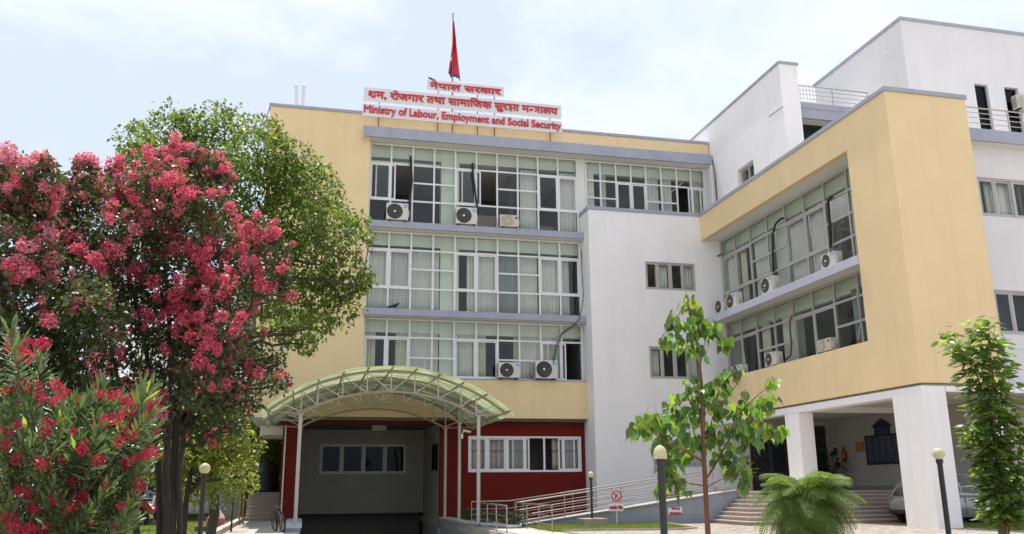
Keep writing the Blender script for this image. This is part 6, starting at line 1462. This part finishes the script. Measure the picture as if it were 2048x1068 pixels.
# ---- tall green tree against the yellow wall
r = np.random.default_rng(23); Yc = 27.0
cl3 = px_clumps([(335, 285, 70), (430, 280, 75), (520, 300, 70), (275, 290, 42), (370, 255, 32), (455, 258, 36), (560, 320, 50), (600, 360, 65), (640, 400, 55), (500, 390, 80), (420, 380, 80), (575, 440, 75), (650, 450, 60), (690, 470, 42), (535, 490, 70), (620, 520, 62), (690, 550, 48), (715, 565, 28),
                  (640, 580, 55), (680, 610, 42), (720, 440, 18), (735, 475, 14), (590, 610, 50), (560, 640, 42), (600, 660, 40), (640, 655, 26), (615, 690, 20), (530, 600, 40), (300, 340, 70), (480, 470, 60), (730, 560, 20), (540, 262, 24), (625, 345, 26)], Yc, 2.2, r)
b0 = onY(420, 1040, Yc); base = (b0.x, Yc, 0.0)
forks = [rooted(base, 0.0, [(432, 900), (440, 720), (460, 600), (495, 510), (530, 430), (540, 340)], Yc), [np.array(onY(438, 740, Yc)), np.array(onY(425, 600, Yc)), np.array(onY(400, 470, Yc)), np.array(onY(370, 330, Yc))],
         [np.array(onY(445, 690, Yc)), np.array(onY(500, 610, Yc - .6)), np.array(onY(580, 555, Yc - 1)), np.array(onY(650, 560, Yc - 1)), np.array(onY(705, 572, Yc - 1))], [np.array(onY(500, 500, Yc)), np.array(onY(570, 520, Yc - 1.0)), np.array(onY(640, 530, Yc - 1.2))]]
tree('broadleaf_tree', 'big green broadleaf tree spreading in front of the yellow wall', None, base, forks, cl3, M['lf_camphor'], 1080, 0.17, 0.28, r, [(.15, .05), (.10, .04), (.09, .03), (.07, .03)], M['bark'], shell=0.55, nsub=4)
# ---- small lime green tree, bushes and dark trees at the back of the left lawn
r = np.random.default_rng(24); Yc = 21.5
cl4 = px_clumps([(400, 880, 60), (450, 850, 45), (365, 900, 50), (340, 940, 40), (440, 920, 55), (485, 900, 38), (400, 950, 55), (480, 955, 36), (345, 860, 40), (320, 800, 28), (420, 800, 40)], Yc, 1.0, r)
base = (onY(372, 1000, Yc).x, Yc, 0.0)
t = tree('pomegranate_tree', 'small yellow green tree with scattered red flowers on the left lawn', None, base, [rooted(base, 0.0, [(374, 990), (385, 930), (400, 870)], Yc), rooted(base, -.1, [(362, 1000), (350, 960), (350, 900)], Yc)], cl4, M['lf_lime'], 1700, 0.13, 0.30, r, [(.075, .03), (.05, .02)], M['bark'], shell=0.4)
P, S = flowering(cl4[:8], r, 9.0, 0.0, 0.08, 0.13); blossoms(t, base, P, S, [M['fl_scarlet']], r, part='flower', petals=20)
def bush(name, label, seq, Y, dy, leaf, per, size, wid, seed, bx, bark='bark', tr=(.14, .05), shell=.5, group=None):
    r = np.random.default_rng(seed); cl = px_clumps(seq, Y, dy, r); base = (onY(bx, 1000, Y).x, Y, 0.0); top = cl[0][0]
    return tree(name, label, group, base, [[np.array([base[0], base[1], -.05]), np.array([base[0] * .7 + top[0] * .3, Y, top[2] * .45]), top]], cl, leaf, per, size, wid, r, [tr], M[bark], shell=shell)
bush('broadleaf_bush', 'sunlit bush with large leaves around the black water tank', [(545, 915, 30), (520, 920, 26), (570, 935, 24), (500, 935, 20), (555, 890, 24)], 49.5, .6, M['lf_camphor'], 420, 0.30, 0.34, 31, 540, shell=.3)
bush('background_tree', 'dark green tree beyond the back steps left of the red wall', [(520, 850, 40), (490, 820, 45), (550, 880, 40), (520, 900, 40), (480, 880, 40), (560, 850, 30)], 52, 1.5, M['lf_dark'], 150, 0.32, 0.36, 32, 515, shell=.35)
bush('background_tree', 'dark tree behind the lime green tree near the bamboo poles', [(440, 790, 60), (400, 760, 50), (470, 840, 45), (380, 830, 60), (420, 880, 60)], 48, 1.5, M['lf_dark'], 150, 0.32, 0.36, 33, 425, shell=.35)
bush('background_tree', 'dark tree behind the trunks of the rose crape myrtle', [(290, 830, 70), (240, 860, 60), (330, 880, 60), (280, 900, 60), (220, 800, 60)], 46, 2, M['lf_dark'], 150, 0.32, 0.36, 34, 280, shell=.35)
bush('background_tree', 'yellowish tree seen between the left crape myrtle trunks', [(230, 800, 40), (290, 780, 40), (255, 840, 40), (320, 840, 36)], 36, 1, M['lf_lime'], 260, 0.20, 0.30, 35, 262, shell=.35)
bush('background_tree', 'big dark tree far left behind the paler crape myrtle', [(100, 800, 90), (30, 780, 90), (160, 850, 80), (60, 880, 90), (-40, 820, 90), (180, 760, 60)], 40, 2, M['lf_dark'], 170, 0.30, 0.36, 36, 90, shell=.35)
bush('background_tree', 'low dark tree at the far left edge behind the oleander', [(0, 900, 80), (90, 930, 70), (-70, 880, 80), (180, 930, 60)], 30, 1.5, M['lf_dark'], 200, 0.26, 0.34, 37, 20, shell=.35)
bush('sapling', 'slim young sapling near the coiled hose on the left lawn', [(468, 985, 22), (460, 1000, 16), (478, 965, 18)], 33.5, .2, M['lf_camphor'], 300, 0.14, 0.30, 38, 466, tr=(.04, .015))
bush('slim_tree', 'slim dark trunked tree standing right of the left lawn lamp', [(445, 940, 26), (430, 960, 20)], 30.0, .2, M['lf_lime'], 300, 0.13, 0.30, 39, 428, tr=(.09, .04))

# ---- large single leaves
def leaf_shape(kind):
    if kind == 'heart':                      # peepal: broad heart with a long drip tip, hanging along -z
        out = [(0, 0), (.16, .07), (.36, .04), (.46, -.14), (.43, -.34), (.28, -.58), (.12, -.76), (.045, -.88), (.0, -1.18)]
    elif kind == 'lance': out = [(0, 0), (.05, -.12), (.085, -.40), (.075, -.70), (.0, -1.0)]
    else: out = [(0, 0), (.13, -.10), (.235, -.34), (.22, -.60), (.12, -.84), (.0, -1.05)]
    vs = []; fs = []; n = len(out)
    for i, (x, z) in enumerate(out): vs.append((0, -.10 * z * z, z))
    for s in (-1, 1):
        b = len(vs)
        for i, (x, z) in enumerate(out): vs.append((s * x, -.10 * z * z - .22 * abs(x) + 0.03 * math.sin(9 * z + s), z))
        for i in range(n - 1):
            f = (i, i + 1, b + i + 1, b + i); fs.append(f if s > 0 else f[::-1])
    return vs, fs
def leaf_protos(kind, m, pet=0.0):
    vs, fs = leaf_shape(kind); mb = MB(); mb.add(vs, fs, True); me = mb.mesh('leaf', m); return me
def place_leaves(t, base, items, protos, limit, restname='small_leaves'):
    """items: (point, direction, roll, size, proto index); nearest/largest ones are objects of their own, the rest one mesh per material"""
    B = Vector(base)
    items.sort(key=lambda q: -q[3] / max(1e-3, (Vector(q[0]) - CAM).length)); rest = {}
    for k, (p, d, roll, s, pi_) in enumerate(items):
        d = Vector(d).normalized(); q = d.to_track_quat('-Z', 'Y'); mt = Matrix.Translation(Vector(p) - B) @ q.to_matrix().to_4x4() @ Matrix.Rotation(roll, 4, 'Z') @ Matrix.Scale(s, 4)
        if k < limit:
            o = bpy.data.objects.new('leaf', protos[pi_]); o.matrix_local = mt; link(o, t); o.matrix_local = mt
        else:
            vs = [mt @ v.co for v in protos[pi_].vertices]; fs = [tuple(f.vertices) for f in protos[pi_].polygons]; mb = rest.setdefault(pi_, MB()); mb.add(vs, fs, True)
    for pi_, mb in rest.items():
        o = mb.build(restname, protos[pi_].materials[0], t); o['kind'] = 'stuff'
# ---- peepal sapling in the middle
Yp = 12.6; rr = random.Random(5)
def PP(a, b, dy=0.0): return Vector(onY(a, b, Yp + dy))
b0 = PP(1418, 1150); base = Vector((b0.x, Yp, 0.0)); t = thing('peepal_tree', 'young peepal tree with red brown trunk and hanging heart shaped leaves', 'tree', base)
def stem(name, seq, r0, r1, m='barkred', n=3):
    pts = []; rs = []
    for i in range(len(seq) - 1):
        for j in range(n): q = j / n; pts.append(seq[i].lerp(seq[i + 1], q)); rs.append(r0 + (r1 - r0) * ((i + q) / (len(seq) - 1)))
    pts.append(seq[-1]); rs.append(r1); MB().tube([p - base for p in pts], rs, 10).build(name, M[m], t); return pts
main = stem('trunk', [Vector((base.x, Yp, -0.02)), PP(1416, 1068), PP(1411, 980), PP(1408, 920), PP(1405, 840), PP(1403, 770), PP(1396, 700), PP(1388, 655), PP(1377, 615), PP(1373, 590)], .046, .010)
limbs = [([PP(1410, 960), PP(1424, 940), PP(1446, 900), PP(1470, 860), PP(1485, 820, -.2), PP(1515, 790, -.3), PP(1545, 770, -.3)], .03), ([PP(1404, 922), PP(1388, 912), PP(1368, 900, -.2), PP(1340, 890, -.3), PP(1300, 860, -.5), PP(1270, 850, -.6)], .03), ([PP(1404, 920), PP(1413, 890), PP(1422, 850), PP(1428, 820, .2), PP(1440, 780, .3)], .02),
         ([PP(1410, 972), PP(1385, 968), PP(1350, 960, -.3), PP(1320, 955, -.5)], .016), ([PP(1404, 900), PP(1409, 860), PP(1410, 800, .3)], .015), ([PP(1412, 975), PP(1440, 960, -.3), PP(1475, 950, -.5)], .014), ([PP(1403, 800), PP(1370, 800, -.2), PP(1330, 815, -.4)], .014), ([PP(1405, 830), PP(1450, 800, -.4), PP(1480, 760, -.6), PP(1467, 740, -.6)], .014),
         ([PP(1485, 820, -.2), PP(1520, 850, -.4), PP(1556, 885, -.5)], .012), ([PP(1377, 615), PP(1345, 640, -.2), PP(1320, 680, -.3)], .010), ([PP(1377, 615), PP(1410, 640, -.2), PP(1445, 670, -.3)], .010), ([PP(1388, 655), PP(1395, 640, -.4)], .009)]
for s, r0 in limbs: stem('limb', s, r0 * .72, .005)
pr = [leaf_protos('heart', M['lf_peepal']), leaf_protos('heart', M['lf_peepal_young'])]
blobs = [(1378, 612, 28, 16, .45), (1350, 645, 24, 15, .3), (1400, 645, 30, 20, .25), (1330, 680, 16, 9, .5), (1370, 680, 30, 16, .2), (1420, 665, 26, 16, .3), (1448, 682, 16, 11, .5), (1390, 705, 22, 9, .3),
         (1385, 790, 38, 24, .15), (1440, 790, 36, 22, .15), (1420, 830, 40, 26, .1), (1355, 820, 34, 20, .2), (1468, 745, 18, 7, .6), (1445, 755, 18, 7, .3), (1490, 820, 40, 26, .15), (1530, 800, 30, 20, .35), (1545, 765, 14, 5, .8), (1550, 865, 22, 16, .55), (1510, 870, 30, 18, .25), (1470, 860, 30, 16, .1),
         (1310, 840, 30, 20, .2), (1280, 855, 18, 10, .5), (1268, 862, 8, 3, .9), (1320, 880, 34, 24, .12), (1365, 870, 34, 20, .15), (1345, 915, 34, 22, .15), (1390, 900, 24, 10, .2), (1450, 905, 30, 18, .2), (1470, 940, 26, 18, .1), (1490, 965, 14, 7, .1), (1340, 950, 30, 18, .2), (1320, 975, 14, 8, .5), (1365, 975, 22, 9, .15), (1430, 870, 30, 16, .15)]
items = []; tw = MB()
for (x, y, rp_, n, yg) in blobs:
    c = PP(x, y, rr.uniform(-.25, .25)); R = rp_ * Yp / FOC
    for k in range(int(n * 1.45)):
        d = Vector((rr.gauss(0, 1), rr.gauss(0, 1), rr.gauss(0, 1))).normalized(); p = c + d * R * rr.uniform(.3, 1.1)
        dr = Vector((d.x * .5 + rr.gauss(0, .25), d.y * .5 + rr.gauss(0, .25), -1.0)); young = rr.random() < yg * (1.3 if d.z > 0 else .8)
        s = rr.uniform(.10, .185); items.append((p, dr, rr.uniform(0, 6.28), s, 1 if young else 0)); pd = (p - base); tw.tube([pd, pd + Vector((-d.x * .05, -d.y * .05, .055))], .0022, 4, caps=False)
tag(tw.build('leaf_stalks', M['twig'], t), kind='stuff'); place_leaves(t, base, items, pr, 300)
# ---- upright shrub at the right edge
Ys_ = 12.0
def PS(a, b, dy=0.0): return Vector(onY(a, b, Ys_ + dy))
b0 = PS(2005, 1120); base = Vector((b0.x, Ys_, 0.0)); t = thing('leafy_shrub', 'tall bright green shrub with long upright shoots before the silver car', 'shrub', base)
shoots = [[(1998, 1060), (1985, 980), (1972, 890), (1965, 790), (1945, 720), (1915, 690), (1885, 665)], [(2008, 1060), (2000, 960), (1990, 860), (1985, 760), (1978, 680), (1978, 640)], [(2002, 1060), (1995, 940), (1980, 840), (1958, 760), (1925, 700), (1890, 690)], [(2012, 1060), (2020, 950), (2015, 850), (2010, 750), (2005, 690)], [(2018, 1060), (2035, 960), (2040, 880), (2040, 800)],
          [(2006, 1050), (1995, 960), (1965, 880), (1938, 850)], [(2010, 1040), (2000, 990), (1992, 930)], [(2010, 1040), (2005, 900), (1985, 740), (1955, 670), (1945, 650)], [(2006, 1050), (1990, 900), (1975, 760), (1990, 650)], [(2012, 1040), (2030, 1000), (2050, 960)], [(2000, 1060), (1978, 930), (1962, 860), (1940, 870)], [(2004, 1060), (2010, 880), (1995, 700), (1960, 655)]]
pr = [leaf_protos('oval', M['lf_shrub']), leaf_protos('oval', M['lf_peepal_young'])]; items = []
for s in shoots:
    dy = rr.uniform(-.35, .35); P = [Vector((base.x + rr.gauss(0, .03), Ys_, 0))] + [PS(a, b, dy * i / 4) for i, (a, b) in enumerate(s)]
    pts = stem('shoot', P, .018, .004, 'twig', 5); Lp = len(pts)
    for i, p in enumerate(pts):
        if i < Lp * .26: continue
        f = i / Lp; n = 4 if f < .85 else 3
        for k in range(int(n * 2.7 * (1.25 if f < .75 else .7))):
            a = rr.uniform(0, 6.28); rad = rr.uniform(.0, .25 if f < .75 else .11); q = p + Vector((math.cos(a) * rad, math.sin(a) * rad * 1.2, rr.uniform(-.10, .10)))
            d = Vector((math.cos(a), math.sin(a), rr.uniform(-.55, .35) - .15)); items.append((q, d, rr.gauss(0, .5), rr.uniform(.12, .20), 1 if rr.random() < (.45 if f > .8 else .07) else 0))
place_leaves(t, base, items, pr, 300)
# ---- oleander close to the camera at the left
Yo = 8.0; r = np.random.default_rng(41); rr = random.Random(9)
def PO(a, b, dy=0.0): return Vector(onY(a, b, Yo + dy))
base = Vector((PO(60, 1200).x, Yo + .2, 0.0)); t = thing('oleander_bush', 'near oleander bush with crimson double flowers and long narrow leaves', 'shrub', base)
pr = [leaf_protos('lance', M['lf_ole']), leaf_protos('lance', M['lf_lime'])]; items = []; tips = []
outline = [(40, 690), (20, 665), (80, 720), (-20, 720), (60, 790), (110, 770), (180, 790), (205, 775), (240, 800), (275, 790), (290, 770), (300, 810), (150, 800), (20, 790), (120, 830), (70, 850), (10, 850), (190, 840), (250, 850), (300, 860), (285, 900), (230, 900), (170, 890), (110, 890), (50, 900), (0, 910), (280, 945), (220, 950), (150, 940), (90, 950), (30, 960), (250, 1000), (190, 1000), (130, 1000), (70, 1010), (10, 1020), (240, 1050), (160, 1050), (90, 1060), (30, 1060), (215, 980), (-30, 860), (-30, 960)]
sm = MB()
for (x, y) in outline + [(a + rr.uniform(-28, 28), b + rr.uniform(-14, 38)) for a, b in outline if b > 780] + [(a + rr.uniform(-28, 28), b + rr.uniform(-14, 38)) for a, b in outline if b > 820]:
    dy = rr.uniform(-.7, .6); tip = PO(x, y, dy); b0 = Vector((base.x + rr.uniform(-.35, .35), base.y + rr.uniform(-.3, .3), 0)); mid = b0.lerp(tip, .55) + Vector((rr.gauss(0, .05), rr.gauss(0, .05), .12))
    P = [b0, b0.lerp(mid, .5) + Vector((0, 0, .05)), mid, mid.lerp(tip, .55) + Vector((0, 0, .03)), tip]; sm.tube([p - base for p in P], [.014, .012, .010, .007, .004], 5)
    d0 = (tip - mid).normalized(); tips.append((tip, d0))
    L_ = (tip - mid).length
    for k in range(13):
        f = k / 12; p = tip - d0 * (0.42 * f * min(1, L_ / .4)); a0 = rr.uniform(0, 6.28)
        for j in range(3):
            a = a0 + j * 2.094; o1 = d0.orthogonal().normalized(); o2 = d0.cross(o1); sd = o1 * math.cos(a) + o2 * math.sin(a); d = d0 * (1.15 - .85 * f) + sd * (.45 + .55 * f) + Vector((0, 0, -.10 * f)); items.append((p, d, rr.gauss(0, .6), rr.uniform(.11, .185), 1 if (f < .3 and rr.random() < .08) else 0))
sm.build('stems', M['twig'], t); place_leaves(t, base, items, pr, 300)
fpos = [(75, 690), (48, 695), (55, 712), (20, 700), (85, 690), (70, 770), (115, 800), (40, 848), (100, 845), (150, 860), (215, 845), (230, 838), (255, 860), (265, 865), (165, 905), (170, 895), (300, 820), (295, 830), (232, 790), (285, 910), (270, 915), (250, 925), (300, 905), (42, 980), (55, 990), (60, 1010), (70, 1020), (5, 1025), (15, 870), (5, 890), (110, 1000), (140, 1010), (165, 995), (130, 1030), (215, 970), (245, 1015), (20, 1040), (170, 1000), (80, 800), (190, 840), (275, 850), (305, 810), (90, 862), (255, 800), (195, 870), (110, 770), (175, 1040), (30, 1060), (60, 1055), (130, 780), (160, 800), (205, 790), (240, 880), (200, 920), (125, 920), (85, 930), (30, 920), (150, 960), (280, 970), (230, 1050), (100, 1060), (265, 820), (20, 780), (45, 770)]
pts = np.array([tuple(PO(a + rr.uniform(-4, 4), b + rr.uniform(-4, 4), rr.uniform(-.75, -.2))) for a, b in fpos] + [tuple(PO(a + rr.uniform(-14, 14), b + rr.uniform(-14, 14), rr.uniform(-.7, .2))) for a, b in fpos * 2])
sz = np.array([rr.uniform(.068, .112) for _ in fpos] + [rr.uniform(.03, .06) for _ in fpos * 2]); blossoms(t, tuple(base), pts, sz, [M['fl_red']], r, part='flower_cluster', petals=60, psize=.40, conic=False)
# ---- small date palm in front of the stairs
Yd = 15.0; rr = random.Random(3); pc = onY(1616, 1046, Yd); base = Vector((pc.x, Yd, 0.0)); t = thing('date_palm', 'bushy dwarf date palm with arching feather fronds before the stairs', 'palm', base)
hc = 1.16; MB().tube([(0, 0, -.05), (0, 0, .3), (.01, 0, .7), (0, 0, hc)], [.13, .12, .11, .07], 12).build('trunk', M['bark'], t)
def frond_mesh(Ln, arch, seed):
    q = random.Random(seed); mb = MB(); K = 14; pts = []
    for i in range(K + 1):
        f = i / K; x = Ln * (f * (1 - .22 * arch * f)); z = Ln * (.55 * f - arch * f * f * 1.05); pts.append(Vector((x, 0, z)))
    mb.tube(pts, [.012 * (1 - .85 * i / K) for i in range(K + 1)], 5)
    n = 30
    for k in range(n):
        f = .14 + .86 * k / (n - 1); i = min(K - 1, int(f * K)); p = pts[i].lerp(pts[i + 1], f * K - i); d = (pts[i + 1] - pts[i]).normalized()
        l = Ln * .32 * math.sin(PI * min(1, .18 + f * .80)) ** .7 * q.uniform(.85, 1.1) + .05
        for s in (-1, 1):
            u = d.cross(Vector((0, 1, 0))).normalized(); v = (d * .55 + Vector((0, s, 0)) * .9 + u * -.10).normalized(); m_ = p + v * l * .55; e = p + (v + Vector((0, 0, -.45))) * l; w = d * .0125
            mb.add([p - w, p + w, m_ + w * .9 + Vector((0, 0, .006)), e, m_ - w * .9 + Vector((0, 0, .006))], [(0, 1, 2, 4), (4, 2, 3)])
    return mb.mesh('frond', M['lf_palm'])
fm = [frond_mesh(1.12, .62 + .20 * k, k) for k in range(5)]
for k in range(64):
    a = k * 2.39996 + rr.uniform(-.2, .2); f = k / 63; o = bpy.data.objects.new('frond', fm[min(4, int(f * 4.6 + rr.uniform(0, .6)))]); s = rr.uniform(.82, 1.02) * (.92 if f < .2 else 1)
    o.location = (0.05 * math.cos(a), 0.05 * math.sin(a), hc - .22 * f); o.scale = (s, s, s); o.rotation_euler = (rr.gauss(0, .12), (-.70 + 1.05 * f), a); link(o, t)
# ---- potted plants and small ground plants
def potted(label, loc, h, n, leaf, seed, potr=.2, poth=.35, size=.35):
    q = random.Random(seed); t = thing('potted_plant', label, 'potted plant', loc); MB().lathe([(0, 0), (potr * .75, 0), (potr, poth), (potr * 1.06, poth), (potr * 1.06, poth + .03), (potr * .9, poth + .03), (potr * .88, poth - .04), (0, poth - .04)], n=20).build('pot', M['pot'], t)
    me = leaf_protos('oval', leaf)
    for k in range(n):
        a = q.uniform(0, 6.28); l = h * q.uniform(.5, 1); e = Vector((math.cos(a) * l * .45, math.sin(a) * l * .45, poth + l * q.uniform(.6, 1))); MB().tube([(0, 0, poth - .05), (e.x * .4, e.y * .4, poth + (e.z - poth) * .7), e], [.012, .009, .005], 5).build('stalk', M['twig'], t)
        for j in range(3): o = bpy.data.objects.new('leaf', me); d = Vector((math.cos(a + q.gauss(0, .6)), math.sin(a + q.gauss(0, .6)), q.uniform(-.6, .5))); o.rotation_euler = d.to_track_quat('-Z', 'Y').to_euler(); o.location = e - Vector((0, 0, .08 * j)); s = size * q.uniform(.7, 1.1); o.scale = (s, s, s); link(o, t)
q = onY(1492, 975, 36.0); potted('potted plant standing on the landing left of the dark entrance door', (q.x, 36.0, 1.2), 1.3, 12, M['lf_peepal'], 1, size=.32)
q = onX(1668, 960, 26.3); potted('potted palm standing in the hall below the fire extinguisher', (26.3, q.y, 1.2), 1.9, 22, M['lf_dark'], 2, .24, .4, .5)
def ground_plants(name, label, pts, h, n, leaf, seed, flower=None):
    r = np.random.default_rng(seed); t = thing(name, label, 'plants', (pts[0][0], pts[0][1], 0)); B = np.array([pts[0][0], pts[0][1], 0.0]); P = []
    for (x, y) in pts: P.append(np.c_[r.normal(x, .22, n), r.normal(y, .3, n), r.uniform(.02, h, n)])
    P = np.concatenate(P); D = unit(r.normal(size=P.shape) * .7 + np.array([0, 0, .5])); o = bpy.data.objects.new('foliage', leaf_mesh('foliage', P - B, D, r.uniform(.06, .16, len(P)), .26, leaf, r)); link(o, t); o['kind'] = 'stuff'
    if flower: 
        k = r.choice(len(P), 26); blossoms(t, tuple(B), P[k] + np.array([0, 0, .08]), r.uniform(.06, .10, 26), [flower], r, part='flower', petals=14)
ground_plants('flower_bed', 'low green plants with a few orange flowers behind the curved kerb', [(7.25, 38.5), (7.3, 37.0), (7.4, 35.8), (7.5, 34.6), (7.75, 33.4), (7.9, 32.2)], .55, 260, M['lf_dark'], 3, M['fl_scarlet'])
